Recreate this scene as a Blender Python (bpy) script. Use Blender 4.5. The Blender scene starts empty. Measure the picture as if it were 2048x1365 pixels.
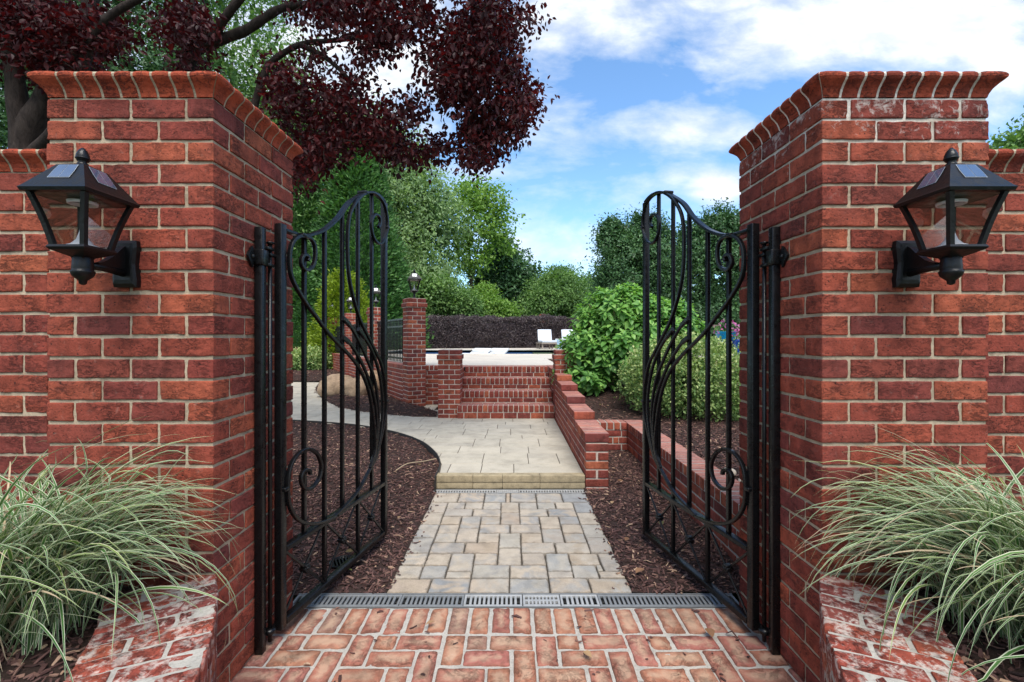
import bpy, bmesh, math, random
import numpy as np
from math import pi, sin, cos, radians, sqrt, atan2
random.seed(7)
RNG = np.random.default_rng(11)
scene = bpy.context.scene
COL = scene.collection
EYE = 1.32          # eye height above the brick floor
FPX, CX, HY = 914.0, 1023.0, 677.0   # survey constants used to measure things off the photograph

def at(px, py, d):
    return np.array([(px-CX)*d/FPX, d, EYE+(HY-py)*d/FPX])

# ------------------------------------------------------------------ noise
def _hash(i, j, k):
    h = (i.astype(np.uint32)*np.uint32(374761393) ^ j.astype(np.uint32)*np.uint32(668265263) ^ k.astype(np.uint32)*np.uint32(2246822519))
    h = (h ^ (h >> np.uint32(13)))*np.uint32(1274126177)
    h = (h ^ (h >> np.uint32(15)))*np.uint32(2246822519)
    return (h ^ (h >> np.uint32(16))).astype(np.float64)/4294967295.0*2-1
def vnoise(p):
    p = np.asarray(p, dtype=np.float64)+1000.0
    i = np.floor(p).astype(np.int64); f = p-i; f = f*f*(3-2*f)
    r = 0
    for a in (0, 1):
        wx = f[..., 0] if a else 1-f[..., 0]
        for b in (0, 1):
            wy = f[..., 1] if b else 1-f[..., 1]
            for c in (0, 1):
                wz = f[..., 2] if c else 1-f[..., 2]
                r = r+wx*wy*wz*_hash(i[..., 0]+a, i[..., 1]+b, i[..., 2]+c)
    return r
def sstep(a, b, x):
    t = np.clip((x-a)/(b-a), 0, 1); return t*t*(3-2*t)

# ------------------------------------------------------------------ mesh builder
class MB:
    def __init__(s):
        s.V = []; s.F = []; s.n = 0; s.T = []
    def add(s, V, F, mat=0, smooth=False, tone=None):
        """V (n,3); F (m,k) array or list of index lists"""
        V = np.asarray(V, dtype=np.float64).reshape(-1, 3)
        if isinstance(F, np.ndarray):
            s.F.append((F+s.n, mat, smooth))
        else:
            by = {}
            for f in F: by.setdefault(len(f), []).append(f)
            for k, fl in by.items(): s.F.append((np.array(fl)+s.n, mat, smooth))
        s.V.append(V); s.n += len(V)
        s.T.append(np.full(len(V), 0.5) if tone is None else np.broadcast_to(np.asarray(tone, dtype=np.float64), (len(V),)))
        return s
    def box(s, lo, hi, mat=0, bev=0.0):
        lo = np.minimum(lo, hi).astype(float) if isinstance(lo, np.ndarray) else np.array([min(a, b) for a, b in zip(lo, hi)], float)
        hi = np.array([max(a, b) for a, b in zip(lo, hi)], float)
        c = (lo+hi)/2; h = (hi-lo)/2
        if bev > 0:
            rough_boxes(s, [c], [h], [0], mat, (3, 3, 3), bev, bev, 0, edge=bev*1.0); return s
        V = np.array([[x, y, z] for x in (-1, 1) for y in (-1, 1) for z in (-1, 1)])*h+c
        F = np.array([[0, 1, 3, 2], [4, 6, 7, 5], [0, 4, 5, 1], [2, 3, 7, 6], [0, 2, 6, 4], [1, 5, 7, 3]])
        return s.add(V, F, mat)
    def build(s, name, mats, parent=None, loc=None, rotz=0.0, use_tone=False):
        me = bpy.data.meshes.new(name)
        V = np.concatenate(s.V) if s.V else np.zeros((0, 3))
        loops = np.concatenate([f.ravel() for f, _, _ in s.F])
        tot = np.concatenate([np.full(len(f), f.shape[1]) for f, _, _ in s.F])
        mi = np.concatenate([np.full(len(f), m) for f, m, _ in s.F])
        sm = np.concatenate([np.full(len(f), q) for f, _, q in s.F])
        me.vertices.add(len(V)); me.vertices.foreach_set('co', V.astype(np.float32).ravel())
        me.loops.add(len(loops)); me.loops.foreach_set('vertex_index', loops.astype(np.int32))
        me.polygons.add(len(tot))
        st = np.concatenate([[0], np.cumsum(tot)[:-1]])
        me.polygons.foreach_set('loop_start', st.astype(np.int32))
        me.polygons.foreach_set('material_index', mi.astype(np.int32))
        me.polygons.foreach_set('use_smooth', sm.astype(bool))
        if use_tone:
            a = me.attributes.new('tone', 'FLOAT', 'POINT'); a.data.foreach_set('value', np.concatenate(s.T).astype(np.float32))
        me.update(calc_edges=True); me.validate()
        for m in (mats if isinstance(mats, (list, tuple)) else [mats]): me.materials.append(m)
        o = bpy.data.objects.new(name, me); COL.objects.link(o)
        if parent is not None: o.parent = parent
        if loc is not None: o.location = loc
        o.rotation_euler.z = rotz
        return o

def tag(o, label=None, cat=None, group=None, kind=None):
    if label: o['label'] = label
    if cat: o['category'] = cat
    if group: o['group'] = group
    if kind: o['kind'] = kind
    return o
def thing(name, label, cat, loc=(0, 0, 0), rotz=0.0, group=None):
    o = bpy.data.objects.new(name, None); COL.objects.link(o)
    o.empty_display_size = 0.1; o.location = loc; o.rotation_euler.z = rotz
    return tag(o, label, cat, group)
def copy_tree(o, parent=None):
    c = o.copy(); COL.objects.link(c); c.parent = parent
    for ch in [x for x in bpy.data.objects if x.parent == o]: copy_tree(ch, c)
    return c

_tmpl = {}
def _template(nx, ny, nz):
    k = (nx, ny, nz)
    if k in _tmpl: return _tmpl[k]
    idx = {}; P = []; F = []
    def vid(i, j, l):
        t = (i, j, l)
        if t not in idx: idx[t] = len(P); P.append(t)
        return idx[t]
    for (a, b, c, na, nb, nc) in ((0, 1, 2, nx, ny, nz), (1, 2, 0, ny, nz, nx), (2, 0, 1, nz, nx, ny)):
        for side in (0, nc):
            for i in range(na):
                for j in range(nb):
                    q = []
                    for (di, dj) in ((0, 0), (1, 0), (1, 1), (0, 1)):
                        t = [0, 0, 0]; t[a] = i+di; t[b] = j+dj; t[c] = side
                        q.append(vid(*t))
                    if side == 0: q.reverse()
                    F.append(q)
    _tmpl[k] = (np.array(P), np.array(F)); return _tmpl[k]
def _axis(h, n, e):
    h = np.asarray(h)[:, None]
    if n == 1: return np.concatenate([-h, h], 1)
    e1 = np.minimum(e, h*0.3)
    if n < 6: 
        inner = np.linspace(-1, 1, n-1)[None, :]*(h-e1)
        return np.concatenate([-h, inner, h], 1)
    e2 = np.minimum(e*2.6, h*0.5)
    inner = np.linspace(-1, 1, n-3)[None, :]*(h-e2)
    return np.concatenate([-h, -h+e1, inner, h-e1, h], 1)
def rough_boxes(mb, C, H, yaw, mat=0, res=(10, 4, 7), r0=0.002, r1=0.006, amp=0.0015, edge=0.0035, gouge=0.0, seed=0.0, smooth=True, taper=None):
    """many worn boxes (bricks, pavers): rounded, chipped edges and uneven faces"""
    C = np.asarray(C, float).reshape(-1, 3); H = np.asarray(H, float).reshape(-1, 3); n = len(C)
    yaw = np.broadcast_to(np.asarray(yaw, float), (n,))
    P, F = _template(*res)
    ax = [_axis(H[:, k], res[k], edge) for k in range(3)]
    V = np.stack([ax[k][:, P[:, k]] for k in range(3)], -1)           # n,m,3
    V0 = V
    W = V+C[:, None, :]+np.arange(n)[:, None, None]*3.17+seed
    nz = vnoise(W*np.array([45.0, 45.0, 45.0])) if amp > 0 or r1 > r0 else np.zeros(V.shape[:2])
    r = r0+(r1-r0)*np.clip(nz*1.3, 0, 1)
    r = np.minimum(r, H.min(1)[:, None]*0.9)
    q = np.clip(V, -(H[:, None, :]-r[..., None]), H[:, None, :]-r[..., None])
    d = V-q; L = np.linalg.norm(d, axis=-1, keepdims=True)+1e-9
    nrm = d/L
    V = q+nrm*r[..., None]
    if amp > 0:
        disp = amp*vnoise(W*np.array([28.0, 28.0, 60.0]))+amp*0.6*vnoise(W*110.0)
        if gouge > 0:
            g = vnoise(W*np.array([22.0, 22.0, 70.0])+31.7)
            disp = disp-gouge*sstep(0.35, 0.75, g)
        V = V+nrm*disp[..., None]
    c, s = np.cos(yaw)[:, None], np.sin(yaw)[:, None]
    X = V[..., 0]*c-V[..., 1]*s; Y = V[..., 0]*s+V[..., 1]*c
    V = np.stack([X, Y, V[..., 2]], -1)+C[:, None, :]
    m = len(P)
    FF = (F[None]+(np.arange(n)*m)[:, None, None]).reshape(-1, 4)
    ed = np.min(np.stack([(H[:, None, 0]-np.abs(V0[..., 0])), (H[:, None, 1]-np.abs(V0[..., 1]))], -1), -1)/np.minimum(H[:, 0], H[:, 1])[:, None]
    mb.add(V.reshape(-1, 3), FF, mat, smooth, np.clip(ed, 0, 1).ravel())

def tube(mb, pts, rad, n=8, mat=0, smooth=True, cap=True, tone=None):
    pts = np.asarray(pts, float); rad = np.broadcast_to(np.asarray(rad, float), (len(pts),))
    T = np.gradient(pts, axis=0); T /= np.linalg.norm(T, axis=1, keepdims=True)+1e-12
    ref = np.array([0, 0, 1.0]) if abs(T[0][2]) < 0.9 else np.array([1.0, 0, 0])
    N = np.cross(T[0], ref); N /= np.linalg.norm(N)
    V = []
    a = np.arange(n)*2*pi/n
    for i in range(len(pts)):
        N = N-T[i]*np.dot(N, T[i]); N /= np.linalg.norm(N)+1e-12
        B = np.cross(T[i], N)
        V.append(pts[i]+rad[i]*(np.cos(a)[:, None]*N+np.sin(a)[:, None]*B))
    V = np.concatenate(V)
    F = []
    for i in range(len(pts)-1):
        for k in range(n):
            F.append([i*n+k, i*n+(k+1) % n, (i+1)*n+(k+1) % n, (i+1)*n+k])
    F = [f[::-1] for f in F] if False else F
    if cap: F += [list(range(n))[::-1], [(len(pts)-1)*n+k for k in range(n)]]
    mb.add(V, F, mat, smooth, tone)
def lathe(mb, prof, n=20, mat=0, c=(0, 0, 0), smooth=True, ph=0.0):
    prof = np.asarray(prof, float); a = np.arange(n)*2*pi/n+ph
    V = np.concatenate([np.stack([r*np.cos(a), r*np.sin(a), np.full(n, z)], -1) for r, z in prof])+np.array(c)
    F = []
    for i in range(len(prof)-1):
        for k in range(n): F.append([i*n+k, i*n+(k+1) % n, (i+1)*n+(k+1) % n, (i+1)*n+k])
    F += [list(range(n))[::-1], [(len(prof)-1)*n+k for k in range(n)]]
    mb.add(V, F, mat, smooth)
def prism(mb, poly, z0, z1, mat=0, inset=0.0, bev=0.0):
    """flat polygon (x,y) extruded; bevelled top edge when bev>0"""
    P = np.asarray(poly, float); n = len(P)
    A = 0.5*np.sum(P[:, 0]*np.roll(P[:, 1], -1)-np.roll(P[:, 0], -1)*P[:, 1])
    if A < 0: P = P[::-1]
    def off(d):
        a = P-np.roll(P, 1, 0); b = np.roll(P, -1, 0)-P
        a /= np.linalg.norm(a, axis=1, keepdims=True)+1e-9; b /= np.linalg.norm(b, axis=1, keepdims=True)+1e-9
        na = np.stack([-a[:, 1], a[:, 0]], 1); nb = np.stack([-b[:, 1], b[:, 0]], 1)
        m = na+nb; k = np.maximum(np.sum(m*na, 1), 0.4)[:, None]
        return P+m/k*d
    rings = [(off(inset), z0), (off(inset), z1-bev)]
    if bev > 0: rings += [(off(inset+bev*0.3), z1-bev*0.3), (off(inset+bev), z1)]
    V = np.concatenate([np.column_stack([r, np.full(n, z)]) for r, z in rings])
    F = [list(range(n))[::-1], [(len(rings)-1)*n+k for k in range(n)]]
    for i in range(len(rings)-1):
        for k in range(n): F.append([i*n+k, i*n+(k+1) % n, (i+1)*n+(k+1) % n, (i+1)*n+k])
    mb.add(V, F, mat)
def spline(P, k=6):
    P = np.asarray(P, float); Q = np.vstack([2*P[0]-P[1], P, 2*P[-1]-P[-2]]); out = []
    for i in range(1, len(Q)-2):
        for j in range(k):
            t = j/k
            out.append(0.5*((2*Q[i])+(-Q[i-1]+Q[i+1])*t+(2*Q[i-1]-5*Q[i]+4*Q[i+1]-Q[i+2])*t*t+(-Q[i-1]+3*Q[i]-3*Q[i+1]+Q[i+2])*t**3))
    out.append(P[-1]); return np.array(out)
def sdist(P, poly):
    """signed distance of points (n,2) to polygon, + inside"""
    P = np.asarray(P, float); poly = np.asarray(poly, float); n = len(poly)
    d = np.full(len(P), 1e9); ins = np.zeros(len(P), bool)
    for i in range(n):
        a = poly[i]; b = poly[(i+1) % n]; e = b-a
        t = np.clip(((P-a)@e)/(e@e+1e-12), 0, 1)
        d = np.minimum(d, np.linalg.norm(P-(a+t[:, None]*e), axis=1))
        c = ((a[1] > P[:, 1]) != (b[1] > P[:, 1]))
        with np.errstate(divide='ignore', invalid='ignore'):
            xi = (b[0]-a[0])*(P[:, 1]-a[1])/(b[1]-a[1]+1e-15)+a[0]
        ins ^= c & (P[:, 0] < xi)
    return np.where(ins, d, -d)

# ------------------------------------------------------------------ materials
def newmat(name):
    m = bpy.data.materials.new(name); m.use_nodes = True
    nt = m.node_tree; nt.nodes.clear()
    out = nt.nodes.new('ShaderNodeOutputMaterial'); b = nt.nodes.new('ShaderNodeBsdfPrincipled')
    nt.links.new(b.outputs[0], out.inputs[0])
    return m, nt, b, out
def N(nt, typ, **kw):
    n = nt.nodes.new(typ)
    for k, v in kw.items():
        if k == 'inp':
            for a, b in v.items():
                if hasattr(b, 'is_linked') or isinstance(b, bpy.types.NodeSocket): nt.links.new(b, n.inputs[a])
                else: n.inputs[a].default_value = b
        else: setattr(n, k, v)
    return n
def ramp(nt, fac, stops, interp='LINEAR'):
    r = nt.nodes.new('ShaderNodeValToRGB'); r.color_ramp.interpolation = interp
    e = r.color_ramp.elements
    while len(e) < len(stops): e.new(0.5)
    for k, (p, c) in enumerate(stops):
        e[k].position = p; e[k].color = (c[0], c[1], c[2], 1) if not isinstance(c, (int, float)) else (c, c, c, 1)
    nt.links.new(fac, r.inputs[0]); return r.outputs[0]
def noise(nt, vec, scale, detail=4, rough=0.55, dist=0.0):
    n = N(nt, 'ShaderNodeTexNoise', inp={'Scale': scale, 'Detail': detail, 'Roughness': rough, 'Distortion': dist})
    nt.links.new(vec, n.inputs['Vector']); return n.outputs['Fac']
def mixc(nt, fac, a, b, blend='MIX'):
    m = nt.nodes.new('ShaderNodeMix'); m.data_type = 'RGBA'; m.blend_type = blend
    for i, v in ((0, fac), (6, a), (7, b)):
        if isinstance(v, bpy.types.NodeSocket): nt.links.new(v, m.inputs[i])
        elif isinstance(v, (int, float)): m.inputs[i].default_value = v
        else: m.inputs[i].default_value = (v[0], v[1], v[2], 1)
    return m.outputs[2]
def math_(nt, op, a, b=0.0, c=0.0, clamp=False):
    m = nt.nodes.new('ShaderNodeMath'); m.operation = op; m.use_clamp = clamp
    for i, v in enumerate((a, b, c)):
        if isinstance(v, bpy.types.NodeSocket): nt.links.new(v, m.inputs[i])
        else: m.inputs[i].default_value = v
    return m.outputs[0]
def bump(nt, bsdf, h, strength, dist):
    b = N(nt, 'ShaderNodeBump', inp={'Strength': strength, 'Distance': dist, 'Height': h})
    nt.links.new(b.outputs[0], bsdf.inputs['Normal'])
def spec(b, v): b.inputs['Specular IOR Level'].default_value = v

def brick_mat(name, stops, smear=0.12, smearcol=(0.46, 0.38, 0.31), mott=0.58, tan=None, pit=True, gain=1.0, dusk=(0.135, 0.036, 0.030), lime=None, worn_lit_top=0.0):
    m, nt, b, _ = newmat(name)
    geo = N(nt, 'ShaderNodeNewGeometry'); tc = N(nt, 'ShaderNodeTexCoord'); ob = tc.outputs['Object']
    rnd = geo.outputs['Random Per Island']
    base = ramp(nt, rnd, [(p, tuple(min(1, x*gain) for x in c)) for p, c in stops])
    # shift the noise from brick to brick
    off = N(nt, 'ShaderNodeVectorMath', operation='SCALE'); 
    cmb = N(nt, 'ShaderNodeCombineXYZ', inp={0: rnd, 1: rnd, 2: rnd}); nt.links.new(cmb.outputs[0], off.inputs[0]); off.inputs['Scale'].default_value = 37.0
    add = N(nt, 'ShaderNodeVectorMath', operation='ADD'); nt.links.new(ob, add.inputs[0]); nt.links.new(off.outputs[0], add.inputs[1]); v = add.outputs[0]
    n1 = noise(nt, v, 22, 7, 0.72, 0.8)
    c = mixc(nt, mott, base, ramp(nt, n1, [(0.28, 0.30), (0.5, 0.95), (0.74, 1.55)]), 'MULTIPLY')
    n6 = noise(nt, v, 6, 3, 0.6, 0.5)
    c = mixc(nt, ramp(nt, n6, [(0.52, 0.0), (0.72, 0.55)]), c, dusk)
    mp = N(nt, 'ShaderNodeMapping'); mp.inputs['Scale'].default_value = (1, 1, 2.4); nt.links.new(v, mp.inputs[0])
    n7 = noise(nt, mp.outputs[0], 24, 7, 0.72, 1.4)
    crease = ramp(nt, math_(nt, 'ABSOLUTE', math_(nt, 'SUBTRACT', n7, 0.46)), [(0.0, 1.0), (0.022, 0.55), (0.05, 0.0)])
    crease = math_(nt, 'MULTIPLY', crease, ramp(nt, noise(nt, v, 9, 2), [(0.42, 0.0), (0.60, 1.0)]))
    c = mixc(nt, math_(nt, 'MULTIPLY', crease, 0.75 if pit else 0.3), c, (0.045, 0.014, 0.012))
    if tan is not None:
        n2 = noise(nt, v, 16, 3, 0.55, 1.0)
        at_ = N(nt, 'ShaderNodeAttribute', attribute_name='tone').outputs['Fac']
        worn = math_(nt, 'ADD', at_, math_(nt, 'MULTIPLY', math_(nt, 'SUBTRACT', n2, 0.5), 1.7))
        c = mixc(nt, math_(nt, 'MULTIPLY', ramp(nt, worn, [(0.28, 0.0), (0.80, 1.0)]), 0.62), c, tan)
        c = mixc(nt, math_(nt, 'MULTIPLY', ramp(nt, worn, [(-0.10, 1.0), (0.22, 0.0)]), 0.45), c, (0.16, 0.075, 0.05))
    n3 = noise(nt, v, 130, 3, 0.6)
    if pit: c = mixc(nt, ramp(nt, n3, [(0.30, 1.0), (0.40, 0.0)]), c, (0.03, 0.012, 0.01))
    n4 = noise(nt, v, 30, 6, 0.72, 0.4)
    n5 = noise(nt, ob, 3.0, 2)
    sm = math_(nt, 'MULTIPLY', ramp(nt, n4, [(0.62-smear*0.35, 0.0), (0.74-smear*0.35, 1.0)]), ramp(nt, n5, [(0.35, 0.25), (0.65, 1.0)]))
    c = mixc(nt, math_(nt, 'MULTIPLY', sm, min(1, 0.15+smear*1.6)), c, smearcol)
    mq = N(nt, 'ShaderNodeMapping'); mq.inputs['Scale'].default_value = (5, 5, 0.7); nt.links.new(ob, mq.inputs[0])
    c = mixc(nt, 0.8, c, ramp(nt, noise(nt, mq.outputs[0], 1.6, 5, 0.65, 0.4), [(0.32, 0.62), (0.5, 1.0), (0.68, 1.16)]), 'MULTIPLY')
    if worn_lit_top:
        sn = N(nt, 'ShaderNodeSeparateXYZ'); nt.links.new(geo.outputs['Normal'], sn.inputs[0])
        c = mixc(nt, math_(nt, 'MULTIPLY', ramp(nt, sn.outputs[2], [(0.55, 0.0), (0.9, 1.0)]), worn_lit_top), c, (0.52, 0.30, 0.25))  # upward faces paler: foot wear plus sky light painted into the colour
    if lime:
        sz = N(nt, 'ShaderNodeSeparateXYZ'); nt.links.new(ob, sz.inputs[0])
        lz = N(nt, 'ShaderNodeMapRange', inp={0: sz.outputs[2], 1: lime[0], 2: lime[1]}).outputs[0]
        ln = noise(nt, ob, 28, 7, 0.75, 0.6)
        c = mixc(nt, math_(nt, 'MULTIPLY', ramp(nt, math_(nt, 'ADD', ln, math_(nt, 'MULTIPLY', math_(nt, 'SUBTRACT', lz, 1.0), 0.22)), [(0.48, 0.0), (0.62, 0.7)]), ramp(nt, lz, [(0.0, 0.0), (0.3, 1.0)])), c, (0.60, 0.54, 0.49))
    nt.links.new(c, b.inputs['Base Color'])
    b.inputs['Roughness'].default_value = 0.85; spec(b, 0.22)
    h = math_(nt, 'ADD', math_(nt, 'MULTIPLY', noise(nt, v, 55, 6, 0.7), 1.0), math_(nt, 'MULTIPLY', n3, 0.4))
    h = math_(nt, 'SUBTRACT', h, math_(nt, 'MULTIPLY', crease, 0.5))
    bump(nt, b, h, 0.75, 0.007)
    return m
REDS = [(0.0, (0.169, 0.041, 0.032)), (0.12, (0.249, 0.052, 0.033)), (0.30, (0.296, 0.064, 0.036)), (0.46, (0.211, 0.043, 0.032)), (0.58, (0.277, 0.057, 0.035)),
        (0.70, (0.352, 0.085, 0.043)), (0.80, (0.254, 0.050, 0.034)), (0.89, (0.160, 0.039, 0.034)), (0.94, (0.310, 0.068, 0.037)), (1.0, (0.395, 0.103, 0.049))]
M = {}
M['brick'] = brick_mat('red_brick', REDS, smear=0.06)
M['brick_lime'] = brick_mat('limed_red_brick', REDS, smear=0.06, lime=(1.92, 2.19))
M['brick_low'] = brick_mat('low_wall_brick', [(p, (c[0]*1.05, c[1]*1.18, c[2]*1.22)) for p, c in REDS], smear=0.08, pit=False, worn_lit_top=0.42)
M['brick_smear'] = brick_mat('planter_brick', [(p, (c[0]*1.05, c[1]*1.1, c[2]*1.1)) for p, c in REDS], smear=0.39, smearcol=(0.62, 0.56, 0.49))
M['cap_orange'] = brick_mat('orange_cap_brick', [(0, (0.36, 0.066, 0.030)), (0.5, (0.42, 0.080, 0.035)), (1, (0.32, 0.055, 0.028))], smear=0.0, mott=0.25, dusk=(0.33, 0.062, 0.03))
M['cap_red'] = brick_mat('red_cap_brick', [(0, (0.26, 0.048, 0.026)), (0.5, (0.33, 0.062, 0.030)), (1, (0.22, 0.040, 0.024))], smear=0.06, mott=0.5)
M['floor_brick'] = brick_mat('floor_brick', [(0, (0.349, 0.140, 0.086)), (0.2, (0.388, 0.180, 0.109)), (0.4, (0.330, 0.115, 0.094)), (0.55, (0.369, 0.155, 0.098)), (0.7, (0.349, 0.120, 0.101)), (0.85, (0.407, 0.200, 0.127)), (1, (0.242, 0.150, 0.121))],
                             smear=0.12, smearcol=(0.52, 0.43, 0.35), mott=0.34, tan=(0.50, 0.345, 0.235), pit=False, dusk=(0.20, 0.10, 0.07))
def simple_stone(name, stops, scale=12, bumpd=0.004, rough=0.85, mott=0.5, fine=200, second=None, edge=False, lime=None):
    m, nt, b, _ = newmat(name)
    geo = N(nt, 'ShaderNodeNewGeometry'); tc = N(nt, 'ShaderNodeTexCoord'); ob = tc.outputs['Object']
    rnd = geo.outputs['Random Per Island']
    c = ramp(nt, rnd, stops)
    if second is not None:
        off = N(nt, 'ShaderNodeCombineXYZ', inp={0: math_(nt, 'MULTIPLY', rnd, 31.0), 1: math_(nt, 'MULTIPLY', rnd, 17.0)})
        ad = N(nt, 'ShaderNodeVectorMath', operation='ADD'); nt.links.new(ob, ad.inputs[0]); nt.links.new(off.outputs[0], ad.inputs[1])
        n = noise(nt, ad.outputs[0], scale*0.7, 3, 0.55, 0.8)
        c2 = ramp(nt, math_(nt, 'FRACT', math_(nt, 'MULTIPLY', rnd, 7.31)), second)
        c = mixc(nt, ramp(nt, n, [(0.42, 0.0), (0.60, 0.85)]), c, c2)
    if edge:
        at_ = N(nt, 'ShaderNodeAttribute', attribute_name='tone').outputs['Fac']
        wn = math_(nt, 'ADD', at_, math_(nt, 'MULTIPLY', math_(nt, 'SUBTRACT', noise(nt, ob, 30, 4), 0.5), 0.5))
        c = mixc(nt, math_(nt, 'MULTIPLY', ramp(nt, wn, [(-0.02, 1.0), (0.14, 0.0)]), 0.55), c, (0.14, 0.115, 0.09))
    n1 = noise(nt, ob, scale, 5, 0.6)
    c = mixc(nt, mott, c, ramp(nt, n1, [(0.28, 0.5), (0.5, 1.0), (0.75, 1.3)]), 'MULTIPLY')
    if lime:
        sz = N(nt, 'ShaderNodeSeparateXYZ'); nt.links.new(ob, sz.inputs[0])
        c = mixc(nt, math_(nt, 'MULTIPLY', N(nt, 'ShaderNodeMapRange', inp={0: sz.outputs[2], 1: lime[0], 2: lime[1]}).outputs[0], ramp(nt, noise(nt, ob, 9, 5), [(0.3, 0.3), (0.6, 1.0)])), c, (0.66, 0.61, 0.55))
    n2 = noise(nt, ob, fine, 3, 0.7)
    c = mixc(nt, 0.5, c, ramp(nt, n2, [(0.3, 0.55), (0.5, 1.0), (0.7, 1.25)]), 'MULTIPLY')
    nt.links.new(c, b.inputs['Base Color']); b.inputs['Roughness'].default_value = rough; spec(b, 0.2)
    bump(nt, b, math_(nt, 'ADD', noise(nt, ob, scale*5, 4), n2), 0.4, bumpd)
    return m
M['mortar'] = simple_stone('tan_mortar', [(0, (0.37, 0.295, 0.205)), (1, (0.41, 0.325, 0.23))], 9, 0.006, 0.95, 0.75, 90)
M['mortar_lime'] = simple_stone('limed_mortar', [(0, (0.37, 0.295, 0.205)), (1, (0.41, 0.325, 0.23))], 9, 0.006, 0.95, 0.6, 90, lime=(1.9, 2.15))
M['mortar_low'] = simple_stone('pale_mortar', [(0, (0.52, 0.44, 0.36)), (1, (0.56, 0.47, 0.39))], 9, 0.004, 0.95, 0.5)
M['mortar_grey'] = simple_stone('grey_mortar', [(0, (0.36, 0.33, 0.28)), (1, (0.40, 0.36, 0.31))], 6, 0.004, 0.95, 0.5)
M['mortar_white'] = simple_stone('white_mortar', [(0, (0.37, 0.345, 0.30)), (1, (0.41, 0.38, 0.335))], 14, 0.006, 0.95, 0.45, 120)
M['paver'] = simple_stone('tumbled_paver', [(0, (0.387, 0.317, 0.242)), (0.2, (0.436, 0.370, 0.289)), (0.38, (0.358, 0.283, 0.214)), (0.5, (0.339, 0.322, 0.289)), (0.66, (0.416, 0.355, 0.280)), (0.82, (0.281, 0.278, 0.266)), (1, (0.387, 0.341, 0.271))],
                          10, 0.003, 0.9, 0.5, 180, second=[(0, (0.213, 0.226, 0.233)), (0.3, (0.436, 0.379, 0.299)), (0.6, (0.358, 0.283, 0.204)), (1, (0.261, 0.259, 0.251))], edge=True)
M['slab'] = simple_stone('path_slab', [(0, (0.416, 0.372, 0.293)), (0.5, (0.452, 0.402, 0.318)), (1, (0.385, 0.345, 0.277))], 5, 0.002, 0.9, 0.5, 200)
M['step_stone'] = simple_stone('step_nosing', [(0, (0.33, 0.265, 0.165)), (1, (0.37, 0.30, 0.19))], 14, 0.004, 0.9, 0.8, 120)
M['joint'] = simple_stone('dark_joint', [(0, (0.09, 0.075, 0.06)), (1, (0.10, 0.085, 0.065))], 30, 0.004, 0.95)
M['deck'] = simple_stone('pool_deck_concrete', [(0, (0.56, 0.505, 0.43)), (1, (0.56, 0.505, 0.43))], 1.5, 0.002, 0.9, 0.25, 90)
M['boulder'] = simple_stone('tan_boulder', [(0, (0.34, 0.23, 0.14)), (0.5, (0.40, 0.28, 0.185)), (1, (0.30, 0.21, 0.13))], 6, 0.03, 0.9, 0.9, 45)
M['pebble'] = simple_stone('river_stone', [(0, (0.50, 0.40, 0.30)), (0.5, (0.62, 0.54, 0.44)), (1, (0.40, 0.30, 0.22))], 12, 0.004, 0.8, 0.5)
M['soil'] = simple_stone('dark_soil', [(0, (0.042, 0.026, 0.021)), (1, (0.042, 0.026, 0.021))], 30, 0.02, 0.95, 0.7, 150)
M['lawn'] = simple_stone('lawn_soil', [(0, (0.05, 0.075, 0.025)), (1, (0.05, 0.075, 0.025))], 3, 0.03, 0.95, 0.7, 40)
def chip_mat():
    m, nt, b, _ = newmat('bark_mulch')
    geo = N(nt, 'ShaderNodeNewGeometry'); rnd = geo.outputs['Random Per Island']
    c = ramp(nt, rnd, [(0, (0.031, 0.018, 0.016)), (0.35, (0.070, 0.035, 0.030)), (0.65, (0.109, 0.054, 0.046)), (0.85, (0.167, 0.088, 0.070)), (0.955, (0.228, 0.132, 0.097)), (1.0, (0.527, 0.351, 0.228))])
    nt.links.new(c, b.inputs['Base Color']); b.inputs['Roughness'].default_value = 0.8; spec(b, 0.25); return m
M['chip'] = chip_mat()
def plain(name, col, rough=0.5, metal=0.0, sp=0.5, bumps=None, coat=0.0):
    m, nt, b, _ = newmat(name)
    tc = N(nt, 'ShaderNodeTexCoord')
    n = noise(nt, tc.outputs['Object'], 25, 4, 0.6)
    c = mixc(nt, 0.35, col, ramp(nt, n, [(0.3, 0.6), (0.5, 1.0), (0.7, 1.3)]), 'MULTIPLY')
    nt.links.new(c, b.inputs['Base Color']); b.inputs['Metallic'].default_value = metal; spec(b, sp)
    nt.links.new(ramp(nt, noise(nt, tc.outputs['Object'], 40, 3), [(0.3, max(0, rough-0.1)), (0.7, min(1, rough+0.12))]), b.inputs['Roughness'])
    if coat: b.inputs['Coat Weight'].default_value = coat
    if bumps: bump(nt, b, noise(nt, tc.outputs['Object'], bumps[0], 4), bumps[1], 0.003)
    return m
M['iron'] = plain('black_iron', (0.0045, 0.0045, 0.005), 0.30, 0.0, 0.34, (90, 0.2))
M['lamp_black'] = plain('black_lamp_metal', (0.005, 0.005, 0.0055), 0.38, 0.0, 0.32, (120, 0.3))
M['solar'] = plain('solar_cell', (0.05, 0.075, 0.13), 0.14, 0.0, 0.9, None, 1.0)
M['solar_line'] = plain('solar_contact', (0.30, 0.33, 0.37), 0.4)
M['led'] = plain('white_reflector', (0.82, 0.84, 0.90), 0.35)
M['galv'] = plain('galvanised_steel', (0.20, 0.205, 0.205), 0.5, 0.2, 0.5, (60, 0.2))
M['galv_light'] = plain('pale_galvanised_steel', (0.36, 0.36, 0.35), 0.45, 0.15, 0.5, (60, 0.2))
M['dark'] = plain('drain_dark', (0.012, 0.012, 0.012), 0.8)
M['edging'] = plain('black_edging', (0.02, 0.017, 0.015), 0.6)
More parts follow.
